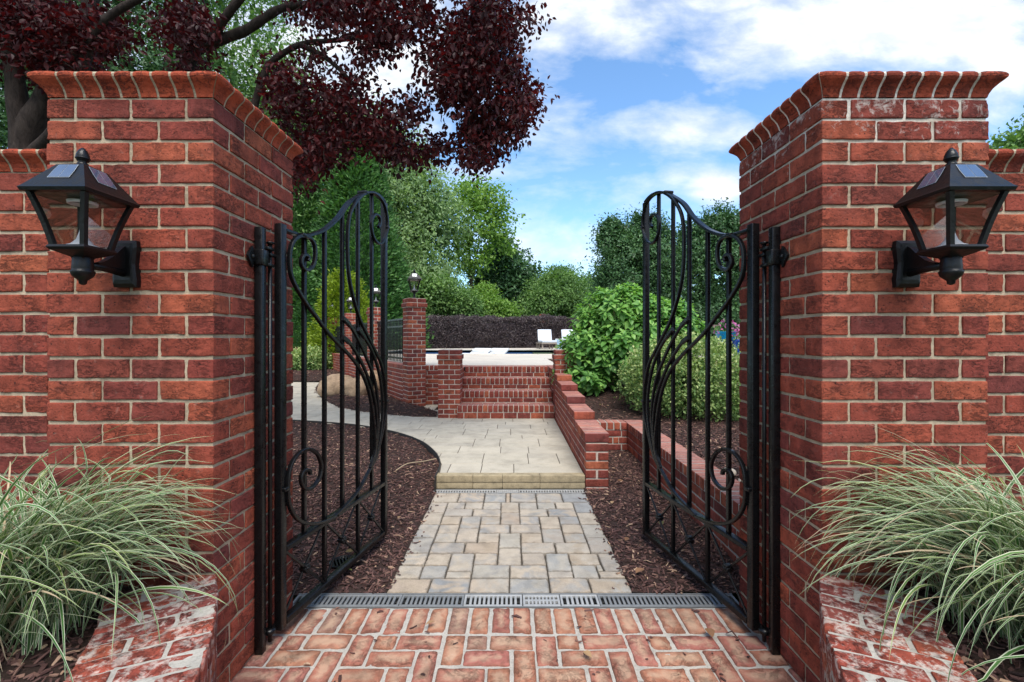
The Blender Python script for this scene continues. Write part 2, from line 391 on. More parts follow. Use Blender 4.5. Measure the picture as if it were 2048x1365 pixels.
M['white'] = plain('white_plastic', (0.70, 0.71, 0.72), 0.4)
M['cushion'] = plain('white_cushion', (0.64, 0.68, 0.74), 0.9)
M['wood'] = plain('weathered_teak', (0.30, 0.25, 0.21), 0.75)
M['bluetable'] = plain('pale_blue_table', (0.30, 0.55, 0.78), 0.5)
M['pottq'] = plain('turquoise_glaze', (0.01, 0.36, 0.62), 0.25)
M['potblue'] = plain('cobalt_glaze', (0.01, 0.10, 0.45), 0.25)
M['tile'] = plain('pool_tile', (0.015, 0.055, 0.16), 0.25)
M['twig'] = plain('pale_twig', (0.42, 0.32, 0.20), 0.8)
def bark_mat(name, a, bcol):
    m, nt, b, _ = newmat(name)
    tc = N(nt, 'ShaderNodeTexCoord'); mp = N(nt, 'ShaderNodeMapping'); mp.inputs['Scale'].default_value = (1, 1, 0.35)
    nt.links.new(tc.outputs['Object'], mp.inputs[0])
    n = noise(nt, mp.outputs[0], 22, 6, 0.7, 0.6)
    nt.links.new(ramp(nt, n, [(0.3, a), (0.7, bcol)]), b.inputs['Base Color']); b.inputs['Roughness'].default_value = 0.9; spec(b, 0.15)
    bump(nt, b, n, 0.9, 0.02); return m
M['bark'] = bark_mat('plum_bark', (0.014, 0.010, 0.009), (0.058, 0.043, 0.036))
M['bark2'] = bark_mat('grey_bark', (0.05, 0.04, 0.03), (0.17, 0.14, 0.11))
def leaf_mat(name, stops, trans=0.3, rough=0.5, sp=0.35, tcol=None):
    m, nt, b, out = newmat(name)
    at_ = N(nt, 'ShaderNodeAttribute', attribute_name='tone'); geo = N(nt, 'ShaderNodeNewGeometry')
    f = math_(nt, 'ADD', math_(nt, 'MULTIPLY', at_.outputs['Fac'], 0.65), math_(nt, 'MULTIPLY', geo.outputs['Random Per Island'], 0.35))
    c = ramp(nt, f, stops)
    nt.links.new(c, b.inputs['Base Color']); b.inputs['Roughness'].default_value = rough; spec(b, sp)
    t = N(nt, 'ShaderNodeBsdfTranslucent'); nt.links.new(mixc(nt, 1.0, c, tcol or (1.25, 1.35, 0.7), 'MULTIPLY'), t.inputs[0])
    mx = N(nt, 'ShaderNodeMixShader', inp={0: trans}); nt.links.new(b.outputs[0], mx.inputs[1]); nt.links.new(t.outputs[0], mx.inputs[2])
    nt.links.new(mx.outputs[0], out.inputs[0]); return m
def greens(a, b, c): return [(0.1, a), (0.5, b), (0.9, c)]
M['lf_plum'] = leaf_mat('plum_leaf', greens((0.020, 0.004, 0.006), (0.043, 0.007, 0.009), (0.104, 0.014, 0.013)), 0.3, 0.5, 0.22, (1.8, 0.6, 0.6))
M['lf_dark'] = leaf_mat('holly_leaf', greens((0.029, 0.073, 0.029), (0.062, 0.140, 0.053), (0.131, 0.248, 0.091)), 0.22, 0.42, 0.35)
M['lf_mid'] = leaf_mat('mid_leaf', greens((0.067, 0.141, 0.042), (0.133, 0.245, 0.068), (0.238, 0.372, 0.111)), 0.35)
M['lf_light'] = leaf_mat('light_leaf', greens((0.118, 0.198, 0.087), (0.227, 0.344, 0.151), (0.394, 0.521, 0.252)), 0.4)
M['lf_bright'] = leaf_mat('bright_leaf', greens((0.098, 0.195, 0.036), (0.182, 0.319, 0.060), (0.299, 0.442, 0.104)), 0.4)
M['lf_conifer'] = leaf_mat('conifer_spray', greens((0.030, 0.088, 0.024), (0.068, 0.172, 0.044), (0.144, 0.282, 0.076)), 0.25)
M['lf_gold'] = leaf_mat('golden_spray', greens((0.111, 0.178, 0.012), (0.212, 0.297, 0.020), (0.332, 0.408, 0.043)), 0.35)
M['lf_hyd'] = leaf_mat('hydrangea_leaf', greens((0.062, 0.164, 0.043), (0.156, 0.336, 0.074), (0.374, 0.593, 0.140)), 0.35, 0.42, 0.35)
M['lf_var'] = leaf_mat('variegated_leaf', greens((0.069, 0.161, 0.046), (0.241, 0.345, 0.109), (0.644, 0.655, 0.310)), 0.3)
M['lf_purple'] = leaf_mat('purple_hedge_leaf', greens((0.036, 0.028, 0.031), (0.092, 0.070, 0.076), (0.215, 0.180, 0.165)), 0.2, 0.45, 0.35, (1.2, 0.8, 0.9))
M['petal'] = leaf_mat('pink_petal', greens((0.45, 0.05, 0.25), (0.60, 0.12, 0.40), (0.70, 0.30, 0.50)), 0.3)
M['gr_green'] = leaf_mat('grass_green', greens((0.045, 0.125, 0.035), (0.080, 0.190, 0.050), (0.170, 0.270, 0.055)), 0.25, 0.4, 0.4)
M['gr_cream'] = leaf_mat('grass_cream', greens((0.48, 0.50, 0.34), (0.62, 0.64, 0.46), (0.66, 0.62, 0.36)), 0.25, 0.45, 0.4, (1, 1, 0.85))
M['litter'] = leaf_mat('fallen_leaf', greens((0.10, 0.16, 0.04), (0.22, 0.10, 0.05), (0.45, 0.30, 0.16)), 0.15)
def glass_mat(name, tint, refl):
    m, nt, b, out = newmat(name); nt.nodes.remove(b)
    t = N(nt, 'ShaderNodeBsdfTransparent'); t.inputs[0].default_value = (*tint, 1)
    g = N(nt, 'ShaderNodeBsdfGlossy'); g.inputs['Roughness'].default_value = 0.03
    lw = N(nt, 'ShaderNodeLayerWeight', inp={0: 0.25})
    f = math_(nt, 'ADD', math_(nt, 'MULTIPLY', lw.outputs['Fresnel'], 0.6), refl, clamp=True)
    mx = N(nt, 'ShaderNodeMixShader'); nt.links.new(f, mx.inputs[0]); nt.links.new(t.outputs[0], mx.inputs[1]); nt.links.new(g.outputs[0], mx.inputs[2])
    nt.links.new(mx.outputs[0], out.inputs[0]); return m
M['glass'] = glass_mat('lantern_glass', (0.86, 0.84, 0.82), 0.03)
def water_mat():
    m, nt, b, out = newmat('pool_water')
    b.inputs['Base Color'].default_value = (0.02, 0.09, 0.16, 1); b.inputs['Roughness'].default_value = 0.06; spec(b, 0.6)
    tc = N(nt, 'ShaderNodeTexCoord'); bump(nt, b, noise(nt, tc.outputs['Object'], 4, 3), 0.25, 0.03); return m
M['water'] = water_mat()
# ------------------------------------------------------------------ brickwork helpers
def obox(mb, C, H, yaw=0.0, mat=0):
    rough_boxes(mb, C, H, yaw, mat, (1, 1, 1), 1e-5, 1e-5, 0, smooth=False)
NEAR = dict(res=(12, 3, 8), r0=0.0015, r1=0.0075, amp=0.0012, edge=0.0035, gouge=0.0024)
MID = dict(res=(4, 3, 3), r0=0.003, r1=0.006, amp=0.001, edge=0.006)
FAR = dict(res=(1, 1, 1), r0=1e-5, r1=1e-5, amp=0, smooth=False)
def pier(mb, W, Dp, z0, nc, ch, n=3, joint=0.0112, style=NEAR, core=0.0055, half=None, jit=0.0012, mat=0, cmat=1):
    """running-bond pier centred on the origin; bricks mat, mortar core cmat"""
    hw = half or W/n/2
    Cs, Hs, Y = [], [], []
    bw = hw-joint*0.6
    for k in range(nc):
        z = z0+k*ch+ch/2
        full = (k % 2 == 0)
        for (ax, L, P) in ((0, W, Dp), (1, Dp, W)):
            span = L if (full == (ax == 0)) else L-2*hw
            m = max(1, round(span/(W/n)))
            e = (span+joint)/m if span == L else (span-joint*0.0)/m
            for i in range(m):
                s = -span/2+(i+0.5)*(span/m)
                ln = (span+joint)/m-joint if span == L else span/m-joint
                s = (-(span+joint)/2+(i+0.5)*(span+joint)/m) if span == L else s
                for sd in (-1, 1):
                    d = sd*(P/2-bw/2)
                    Cs.append((s, d, z) if ax == 0 else (d, s, z)); Hs.append((ln/2, bw/2, (ch-joint)/2)); Y.append(0 if ax == 0 else pi/2)
    Cs = np.array(Cs); Hs = np.array(Hs); Y = np.array(Y)
    Cs = Cs+RNG.uniform(-jit, jit, Cs.shape)
    Y = Y+RNG.normal(0, 0.004 if jit else 0, len(Y))
    rough_boxes(mb, Cs, Hs, Y, mat, seed=RNG.uniform(0, 50), **style)
    obox(mb, [(0, 0, z0+nc*ch/2)], [(W/2-core, Dp/2-core, nc*ch/2)], 0, cmat)
def skin(mb, p0, p1, z0, nc, ch, side, joint=0.0112, style=NEAR, mod=0.2, bw=0.09, shift=0, mat=0, jit=0.0012):
    """one wythe of running bond from p0 to p1; outer face on the line, bricks lie on its `side` (+1 = left of direction)"""
    p0 = np.array(p0, float); p1 = np.array(p1, float); L = np.linalg.norm(p1-p0); t = (p1-p0)/L; nrm = np.array([-t[1], t[0]])*side
    yaw = atan2(t[1], t[0]); Cs, Hs = [], []
    for k in range(nc):
        e = [0.0]; x = mod/2 if (k+shift) % 2 else mod
        while x < L-0.03: e.append(x); x += mod
        e.append(L)
        for a, b in zip(e[:-1], e[1:]):
            ja = joint/2 if a > 0 else 0.0; jb = joint/2 if b < L else 0.0
            c = p0+t*((a+ja+b-jb)/2)+nrm*bw/2
            Cs.append((c[0], c[1], z0+k*ch+ch/2)); Hs.append(((b-jb-a-ja)/2, bw/2, (ch-joint)/2))
    Cs = np.array(Cs)+RNG.uniform(-jit, jit, (len(Cs), 3))
    rough_boxes(mb, Cs, np.array(Hs), yaw, mat, seed=RNG.uniform(0, 50), **style)
def wall(mb, p0, p1, th, z0, nc, ch=0.0777, cap=0.09, style=MID, core=0.005, mat=0, cmat=1, caps=True, over=0.004, shift=0):
    """free-standing wall; the line p0-p1 is its right-hand face, thickness goes left of the direction"""
    p0 = np.array(p0, float); p1 = np.array(p1, float); L = np.linalg.norm(p1-p0); t = (p1-p0)/L; nl = np.array([-t[1], t[0]])
    yaw = atan2(t[1], t[0])
    bw = min(0.09, th/2-0.003)
    hd = 0.097; Cs, Hs = [], []
    for k in range(nc):
        if (k+shift) % 2 and L > 0.4:                     # header bricks close the two ends
            skin(mb, p0+t*(hd+0.004), p1-t*(hd+0.004), z0+k*ch, 1, ch, 1, style=style, mat=mat, bw=bw)
            skin(mb, p1+nl*th-t*(hd+0.004), p0+nl*th+t*(hd+0.004), z0+k*ch, 1, ch, 1, style=style, mat=mat, bw=bw)
            for e in (p0+t*hd/2, p1-t*hd/2): q = e+nl*th/2; Cs.append((q[0], q[1], z0+(k+0.5)*ch)); Hs.append((hd/2-0.003, th/2, ch/2-0.006))
        else:
            skin(mb, p0, p1, z0+k*ch, 1, ch, 1, style=style, mat=mat, bw=bw, shift=0)
            skin(mb, p1+nl*th, p0+nl*th, z0+k*ch, 1, ch, 1, style=style, mat=mat, shift=0, bw=bw)
    if Cs: rough_boxes(mb, Cs, Hs, yaw, mat, seed=RNG.uniform(0, 50), **style)
    z1 = z0+nc*ch; c = (p0+p1)/2+nl*th/2
    obox(mb, [(c[0], c[1], (z0+z1)/2-0.003)], [(L/2-core-0.002, th/2-core, (z1-z0)/2+0.003)], yaw, cmat)
    if caps: obox(mb, [(c[0], c[1], z1+cap/2-0.004)], [(L/2-0.03, th/2+over-0.0035, cap/2-0.004)], yaw, cmat)
    if caps:
        n = max(1, round(L/0.0777)); Cs = []
        for i in range(n):
            q = p0+t*((i+0.5)*L/n)+nl*th/2
            Cs.append((q[0], q[1], z1+cap/2))
        Cs = np.array(Cs)+RNG.uniform(-0.0015, 0.0015, (n, 3))
        st = dict(style); 
        if st['res'][0] == 10: st['res'] = (3, 10, 5)
        rough_boxes(mb, Cs, np.tile([L/n/2-0.007, th/2+over, cap/2-0.005], (n, 1)), yaw, mat, seed=RNG.uniform(0, 50), **st)
OGEE = [(0.0, 0.0), (0.003, 0.012), (0.010, 0.027), (0.021, 0.040), (0.031, 0.049), (0.037, 0.058), (0.038, 0.066), (0.034, 0.074), (0.026, 0.078), (0.0, 0.078), (-0.08, 0.078), (-0.08, 0.0)]
def cornice_run(mb, p0, p1, z, n, m0, m1, mat=0, cmat=1, joint=0.010):
    """bull-nosed rowlock bricks along p0-p1 (right-hand face); m0/m1 mitre the ends"""
    p0 = np.array(p0, float); p1 = np.array(p1, float); L = np.linalg.norm(p1-p0); t = (p1-p0)/L; out = np.array([t[1], -t[0]])
    pr = np.array(OGEE); m = len(pr)
    def run(a, b, ma, mb_, ins, mt, wob):
        k = 4; V = []; F = []
        prof = pr.copy(); prof[:9, 0] -= ins; prof[:, 1] = np.clip(prof[:, 1], 0.0, 0.078-ins*0.8)
        for i in range(k+1):
            s = i/k
            for (o_, zz) in prof:
                A = a-(o_ if ma else 0); B = b+(o_ if mb_ else 0)
                # eased arrises at the two ends of each brick
                q = A+(B-A)*s
                q += wob[0]*sin(zz*40+wob[2]) if 0 < i < k else 0
                e = 0.0022 if (i in (0, k) and ins == 0) else 0.0
                w = p0+t*q+out*(o_-e+(wob[1] if ins == 0 else 0))
                V.append((w[0], w[1], z+zz-e*(1 if zz > 0.05 else 0)))
        for i in range(k):
            for j in range(m):
                F.append([i*m+j, (i+1)*m+j, (i+1)*m+(j+1) % m, i*m+(j+1) % m])
        F += [list(range(m)), [k*m+j for j in range(m)][::-1]]
        mb.add(np.array(V), F, mt, False)
    run(0, L, m0, m1, 0.004, cmat, (0, 0, 0))
    for i in range(n):
        a = i*L/n+(joint/2 if i > 0 or not m0 else 0.004); b = (i+1)*L/n-(joint/2 if i < n-1 or not m1 else 0.004)
        run(a, b, m0 and i == 0, m1 and i == n-1, 0, mat, (0.0, RNG.uniform(-0.0012, 0.0012), 0))

# ------------------------------------------------------------------ gate pillars and boundary walls
PCH = 0.0781
XL0, XL1, XR0, XR1, PY0, PY1 = -1.673, -1.073, 1.118, 1.718, 1.645, 2.245
def gate_pillar(x0, x1, capm, label, bm):
    t = thing('brick_gate_pillar', label, 'gate pillar', ((x0+x1)/2, (PY0+PY1)/2, 0), 0, 'brick pillars carrying the gates')
    b = MB(); pier(b, 0.6, 0.6, 0.0, 28, PCH, 3); b.build('shaft', [bm, M['mortar'] if bm is M['brick'] else M['mortar_lime']], t)
    c = MB(); z = 28*PCH+0.0015; h = 0.3
    q = [(-h, -h), (h, -h), (h, h), (-h, h)]
    for i in range(4): cornice_run(c, q[i], q[(i+1) % 4], z, 9, True, True)
    obox(c, [(0, 0, z+0.036)], [(0.24, 0.24, 0.036)], 0, 1)
    c.build('cornice', [capm, M['mortar'] if bm is M['brick'] else M['mortar_lime']], t)
    return t
gate_pillar(XL0, XL1, M['cap_orange'], 'square red brick pillar with a bright orange bullnose cap, beneath the purple-leaved tree', M['brick'])
gate_pillar(XR0, XR1, M['cap_red'], 'square red brick pillar with white lime stains under its dull red cap, against open sky', M['brick_lime'])
def boundary(xa, xb, label, capm, shift):
    y0 = 1.778; nc, ch = 25, 0.0787
    t = thing('brick_wall', label, 'wall', (xa, y0, 0))
    b = MB(); L = xb-xa
    skin(b, (0, 0), (L, 0), 0, nc, ch, 1, style=NEAR, shift=shift)
    skin(b, (L, 0.3), (0, 0.3), 0, nc, ch, 1, style=FAR, shift=shift)
    obox(b, [(L/2, 0.15, nc*ch/2)], [(L/2, 0.1445, nc*ch/2)], 0, 1)
    b.build('wall_face', [M['brick'], M['mortar']], t)
    c = MB(); n = int(L/0.0667)
    cornice_run(c, (0, 0), (L, 0), nc*ch+0.001, n, False, False); cornice_run(c, (L, 0.3), (0, 0.3), nc*ch+0.001, n, False, False)
    obox(c, [(L/2, 0.15, nc*ch+0.036)], [(L/2, 0.09, 0.036)], 0, 1)
    c.build('coping', [capm, M['mortar']], t)
boundary(-4.6, XL0-0.002, 'lower red brick boundary wall joined to the pillar under the purple-leaved tree', M['cap_orange'], 0)
boundary(XR1+0.002, 4.6, 'lower red brick boundary wall joined to the lime-stained pillar, small treetop above it', M['cap_red'], 1)

# ------------------------------------------------------------------ ground, brick floor, drains, paved path
def sheet(name, x0, x1, y0, y1, step, zf, mats, kind=None, keep=None, mat=0, build=True, mb=None):
    nx = max(1, int(round((x1-x0)/step))); ny = max(1, int(round((y1-y0)/step)))
    X, Y = np.meshgrid(np.linspace(x0, x1, nx+1), np.linspace(y0, y1, ny+1))
    Z = zf(X.ravel(), Y.ravel()) if callable(zf) else np.full(X.size, zf)
    V = np.column_stack([X.ravel(), Y.ravel(), Z])
    i, j = np.meshgrid(np.arange(nx), np.arange(ny)); a = (j*(nx+1)+i).ravel()
    F = np.column_stack([a, a+1, a+nx+2, a+nx+1])
    if keep is not None:
        c = V[F].mean(1); F = F[keep(c[:, 0], c[:, 1])]
    b = mb or MB(); b.add(V, F, mat, True)
    if build:
        o = b.build(name, mats); tag(o, kind=kind); return o
    return b
def ground_z(x, y):
    d = np.sqrt(x*x+(y-10)**2)
    return -0.10+0.25*sstep(12, 30, d)*(x < 60)
g = sheet('ground', -260, 260, -30, 420, 9.0, lambda x, y: np.full(x.shape, -0.09), [M['lawn']], 'structure')

# brick floor: soldier course beside the drain, then 90 degree herringbone
def brick_floor():
    b = MB(); u = 0.1; Cs, Hs, Y = [], [], []
    y_top = 2.243
    for i in range(-12, 12):
        Cs.append((i*0.0985+0.05, y_top-0.1, -0.03)); Hs.append((0.043, 0.094, 0.03)); Y.append(0)
    ys = y_top-0.2-0.004
    for i in range(-13, 13):
        for j in range(0, 34):
            v = (i+j+1) % 4; x = i*u; yb = ys-j*u           # row j spans yb-u .. yb
            if v == 0:
                Cs.append((x+u, yb-u/2, -0.03)); Hs.append((u-0.0058, u/2-0.0058, 0.03)); Y.append(0)
            elif v == 2:
                Cs.append((x+u/2, yb-u, -0.03)); Hs.append((u/2-0.0058, u-0.0058, 0.03)); Y.append(0)
        v = (i+0) % 4
        if v == 2: # half brick where the pattern meets the soldier course
            Cs.append((i*u+u/2, ys-u/2, -0.03)); Hs.append((u/2-0.0058, u/2-0.0058, 0.03)); Y.append(0)
    Cs = np.array(Cs, float); Hs = np.array(Hs)
    Cs[:, :2] += RNG.normal(0, 0.0018, (len(Cs), 2)); Cs[:, 2] += RNG.normal(0, 0.0012, len(Cs))
    Hs[:, :2] += RNG.uniform(-0.0025, 0.0015, (len(Cs), 2))
    rough_boxes(b, Cs, Hs, RNG.normal(0, 0.008, len(Cs)), 0, (10, 10, 3), 0.006, 0.015, 0.0012, edge=0.005, seed=5.0)
    sheet('', -1.35, 1.35, -1.4, y_top, 0.03, lambda x, y: -0.0055+0.0035*vnoise(np.column_stack([x*35, y*35, x*0]))+0.001*vnoise(np.column_stack([x*90, y*90, x*0])), None, build=False, mb=b, mat=1)
    o = b.build('brick_floor', [M['floor_brick'], M['mortar_white']], use_tone=True); tag(o, kind='structure')
brick_floor()

def drain(name, label, x0, x1, y0, y1, sections, z=0.0):
    t = thing(name, label, 'drain', ((x0+x1)/2, (y0+y1)/2, z), 0, 'slotted channel drains across the path')
    cx, cy = (x0+x1)/2, (y0+y1)/2
    b = MB(); W = y1-y0
    b.box((x0-cx, -W/2, -0.09), (x1-cx, W/2, -0.075)); b.build('channel', M['dark'], t)
    for (a, c, fine, mt) in sections:
        k = MB(); a -= cx; c -= cx; g0 = 0.0015; fr = 0.016 if not fine else 0.02
        zt = -0.002; zb = -0.016
        for (ya, yb) in ((-W/2+0.002, -W/2+fr), (W/2-fr, W/2-0.002)): k.box((a+g0, ya, zb), (c-g0, yb, zt), bev=0.0015)
        k.box((a+g0, -W/2+fr, zb), (a+0.012, W/2-fr, zt-0.0005)); k.box((c-0.012, -W/2+fr, zb), (c-g0, W/2-fr, zt-0.0005))
        p = 0.0225 if not fine else 0.0165
        n = max(2, int((c-a-0.024)/p)); p = (c-a-0.024)/n
        for i in range(1, n):
            x = a+0.012+i*p; k.box((x-p*0.27, -W/2+fr-0.001, zb), (x+p*0.27, W/2-fr+0.001, zt-0.001), bev=0.001)
        if fine: k.box((a+0.012, -0.007, zb), (c-0.012, 0.007, zt-0.0008))
        k.build('grate', mt, t)
    # side lips of the channel
    b = MB(); b.box((x0-cx, -W/2-0.006, -0.05), (x1-cx, -W/2, -0.001)); b.box((x0-cx, W/2, -0.05), (x1-cx, W/2+0.006, -0.001)); b.build('edge_rail', M['galv'], t)
G, GL = M['galv'], M['galv_light']
drain('channel_drain', 'grey slotted metal channel drain running between the two gates beside the orange brick floor', -1.10, 1.14, 2.255, 2.362,
      [(-1.10, -0.56, 0, G), (-0.56, -0.24, 0, G), (-0.24, 0.055, 0, GL), (0.057, 0.245, 1, GL), (0.247, 0.44, 0, GL), (0.44, 1.14, 0, G)])
drain('channel_drain', 'pale slotted channel drain at the foot of the low stone step', -0.675, 0.648, 3.908, 3.992,
      [(-0.675, -0.13, 0, GL), (-0.13, 0.06, 1, GL), (0.06, 0.648, 0, GL)])

def paver_walk():
    b = MB(); x0, x1, y0, y1 = -0.652, 0.632, 2.372, 3.900
    nx, ny = 36, 21; ux, uy = (x1-x0)/nx, (y1-y0)/ny
    occ = np.zeros((nx, ny), bool); rng = random.Random(5); R = []
    def put(i, j, w, h): occ[i:i+w, j:j+h] = True; R.append((i, j, w, h))
    YB = [1140, 1070, 1000, 925, 862, 810, 758, 710, 660, 618, 580, 543, 505, 470, 435, 402, 370, 340, 315, 287, 260, 238]
    SURV = [(-275, 65, 1000, 1140), (65, 435, 1000, 1140), (435, 800, 1000, 1140), (800, 1160, 1000, 1140), (1160, 1525, 1000, 1140), (1525, 1866, 1000, 1140),
        (-225, 10, 862, 1000), (10, 230, 862, 1000), (235, 460, 925, 1000), (465, 800, 862, 1000), (800, 1138, 862, 1000), (1140, 1370, 925, 1000), (1360, 1600, 862, 1000), (1605, 1830, 925, 1000),
        (-165, 50, 758, 862), (50, 265, 758, 862), (255, 480, 758, 925), (480, 690, 758, 862), (690, 905, 710, 862), (905, 1118, 758, 862), (1122, 1340, 758, 925), (1335, 1560, 758, 862), (1560, 1775, 758, 925),
        (-80, 105, 618, 758), (100, 395, 660, 758), (395, 697, 660, 758), (700, 897, 580, 710), (900, 1200, 660, 758), (1200, 1515, 660, 758), (1510, 1705, 618, 758),
        (135, 325, 580, 660), (325, 522, 543, 660), (515, 703, 580, 660), (898, 1088, 580, 660), (1088, 1284, 543, 660), (1282, 1472, 580, 660),
        (-30, 150, 505, 618), (160, 345, 505, 580), (530, 800, 505, 580), (803, 1080, 505, 580), (1262, 1450, 505, 580), (1450, 1630, 505, 618),
        (10, 190, 402, 505), (190, 365, 435, 505), (360, 540, 435, 543), (542, 716, 435, 505), (717, 887, 402, 505), (890, 1064, 435, 505), (1066, 1244, 435, 543), (1240, 1420, 435, 505), (1405, 1585, 402, 505),
        (215, 470, 370, 435), (470, 716, 370, 435), (886, 1136, 370, 435), (1138, 1395, 370, 435), (60, 228, 315, 402), (232, 400, 315, 370), (400, 558, 315, 370), (560, 720, 315, 370), (722, 882, 315, 402), (884, 1042, 315, 370), (1043, 1206, 315, 370), (1208, 1370, 315, 370), (1372, 1535, 315, 402),
        (112, 337, 238, 315), (340, 571, 238, 315), (574, 750, 238, 315), (750, 803, 238, 315), (805, 1031, 238, 315), (1034, 1266, 238, 315), (1268, 1500, 238, 315)]
    DD = lambda yc: EYE*FPX/(930+yc/4.452-HY)
    for xl, xr, yt, yb in SURV:
        d = (DD(yt)+DD(yb))/2; j0, j1 = YB.index(yb), YB.index(yt)
        i0, i1 = [int(np.clip(round((((840+q/4.452)-CX)*d/FPX-x0)/ux), 0, nx)) for q in (xl, xr)]
        while i0 < i1 and occ[i0, j0:j1].any(): i0 += 1
        while i1 > i0 and occ[i1-1, j0:j1].any(): i1 -= 1
        if i1-i0 >= 1 and not occ[i0:i1, j0:j1].any(): put(i0, j0, i1-i0, j1-j0)
    for k, r in enumerate(R):                        # close one-unit gaps by growing the neighbour
        i, j, w, h = r
        while i+w < nx and not occ[i+w, j:j+h].any() and w < 8: occ[i+w, j:j+h] = True; w += 1
        while i > 0 and not occ[i-1, j:j+h].any() and w < 8: i -= 1; occ[i, j:j+h] = True; w += 1
        R[k] = (i, j, w, h)
    for j in range(ny):
        for i in range(nx):
            if occ[i, j]: continue
            w = 1
            while i+w < nx and not occ[i+w, j] and w < 6: w += 1
            h = 1
            while j+h < ny and h < 2 and not occ[i:i+w, j+h].any(): h += 1
            put(i, j, w, h)
    Cs = np.array([(x0+(i+w/2)*ux, y0+(j+h/2)*uy, -0.03) for i, j, w, h in R]); Hs = np.array([(w*ux/2-0.0026, h*uy/2-0.0034, 0.03) for i, j, w, h in R])
    Cs[:, 2] += RNG.normal(0, 0.0013, len(Cs)); Cs[:, :2] += RNG.normal(0, 0.0012, (len(Cs), 2))
    rough_boxes(b, Cs, Hs, RNG.normal(0, 0.006, len(Cs)), 0, (10, 10, 3), 0.006, 0.014, 0.0015, edge=0.005, seed=9.0)
    obox(b, [((x0+x1)/2, (y0+y1)/2, -0.05)], [((x1-x0)/2, (y1-y0)/2, 0.032)], 0, 1)
    tag(b.build('paver_path', [M['paver'], M['joint']], use_tone=True), kind='structure')
paver_walk()

# upper path of large smooth slabs; its curved edge runs round the mulch bed
BED = np.array([(-0.66, 3.9), (-0.67, 4.25), (-0.72, 4.55), (-0.84, 4.90), (-1.05, 5.32), (-1.38, 5.74), (-1.80, 6.10), (-2.30, 6.40), (-3.15, 6.68), (-4.5, 6.95), (-7.5, 7.3), (-7.5, 2.3), (-0.66, 2.3)])
BED = np.vstack([spline(BED[:11], 8), BED[11:]])
BE = len(BED)-2
ZP = 0.116
def upper_path():
    b = MB(); rng = random.Random(3); y = 4.091; k = 0
    rows = []
    pitch = [0.20, 0.40, 0.30, 0.40, 0.20, 0.40, 0.30]
    while y < 13.0:
        h = pitch[k % len(pitch)] if k else 0.30; x = -8.0+rng.uniform(-0.3, 0); xe = 0.645 if y < 7.3 else -1.3
        while x < xe:
            w = rng.choice([0.3, 0.45, 0.6, 0.45]); a, c = x, min(x+w, xe)
            if xe-c < 0.12: c = xe
            x = c
            # split some stones for the random look
            parts = [(a, c, y, y+h)]
            if h >= 0.4 and rng.random() < 0.4: parts = [(a, c, y, y+0.2), (a, c, y+0.2, y+0.4)]
            for (pa, pc, ya, yb) in parts:
                g0 = 0.003
                per = []
                cor = [(pa+g0, ya+g0), (pc-g0, ya+g0), (pc-g0, yb-g0), (pa+g0, yb-g0)]
                for q in range(4):
                    A, B = np.array(cor[q]), np.array(cor[(q+1) % 4])
                    per += [A+(B-A)*s for s in np.linspace(0, 1, 16)[:-1]]
                per = np.array(per); sd = sdist(per, BED)
                if (sd > 0).all(): continue
                if (sd > -0.002).any():
                    keep = [p for p, s in zip(per, sd) if s <= 0.004]
                    if len(keep) < 4: continue
                    poly = keep
                else: poly = cor
                prism(b, poly, ZP-0.055, ZP+rng.uniform(-0.0008, 0.0008), 0, 0, 0.004)
        y += h; k += 1
    # sand bed seen in the joints
    P = [(-8, 13), (-1.3, 13), (-1.3, 7.3), (0.64, 7.3), (0.64, 4.006)]+[tuple(p) for p in BED[1:BE]]+[(-8, 7.4)]
    P[4:4] = []
    prism(b, [(-0.655, 4.006)]+[(0.64, 4.006), (0.64, 7.3), (-1.3, 7.3), (-1.3, 13), (-8, 13), (-8, 7.34)]+[tuple(p) for p in BED[1:BE][::-1]], ZP-0.06, ZP-0.006, 1)
    tag(b.build('upper_path', [M['slab'], M['joint']]), kind='structure')
    s = MB()
    e = [-0.66, -0.34, -0.08, 0.25, 0.645]
    for lo, hi, yo in ((0.0, 0.056, 0.008), (0.059, ZP+0.001, 0.0)):
        for a, c in zip(e[:-1], e[1:]):
            rough_boxes(s, [((a+c)/2, 4.0+0.046+yo*0.5, (lo+hi)/2)], [((c-a)/2-0.001, 0.045, (hi-lo)/2)], 0, 0 if lo == 0 else 1, (10, 6, 4), 0.002, 0.006, 0.001, edge=0.004)
    tag(s.build('stone_step', [M['step_stone'], M['step_stone']]), 'low two-layer tan stone step edging the pale path', 'step')
upper_path()
def ribbon_edging():
    P = BED[:BE]; b = MB()
    P = P[P[:, 1] > 3.93]
    T = np.gradient(P, axis=0); T /= np.linalg.norm(T, axis=1, keepdims=True); Nn = np.column_stack([T[:, 1], -T[:, 0]])
    n = len(P); V = []
    for s, z in ((-0.004, -0.03), (-0.004, ZP+0.012), (0.005, ZP+0.012), (0.005, -0.03)):
        V.append(np.column_stack([P-Nn*s, np.full(n, z)]))
    V = np.concatenate(V); F = []
    for i in range(n-1):
        for k in range(4): F.append([k*n+i, k*n+i+1, ((k+1) % 4)*n+i+1, ((k+1) % 4)*n+i])
    F += [[0, n, 2*n, 3*n], [n-1, 4*n-1, 3*n-1, 2*n-1]]
    b.add(V, F, 0); tag(b.build('bed_edging', M['edging']), 'thin black edging strip curving between the dark mulch and the pale path', 'edging')
ribbon_edging()

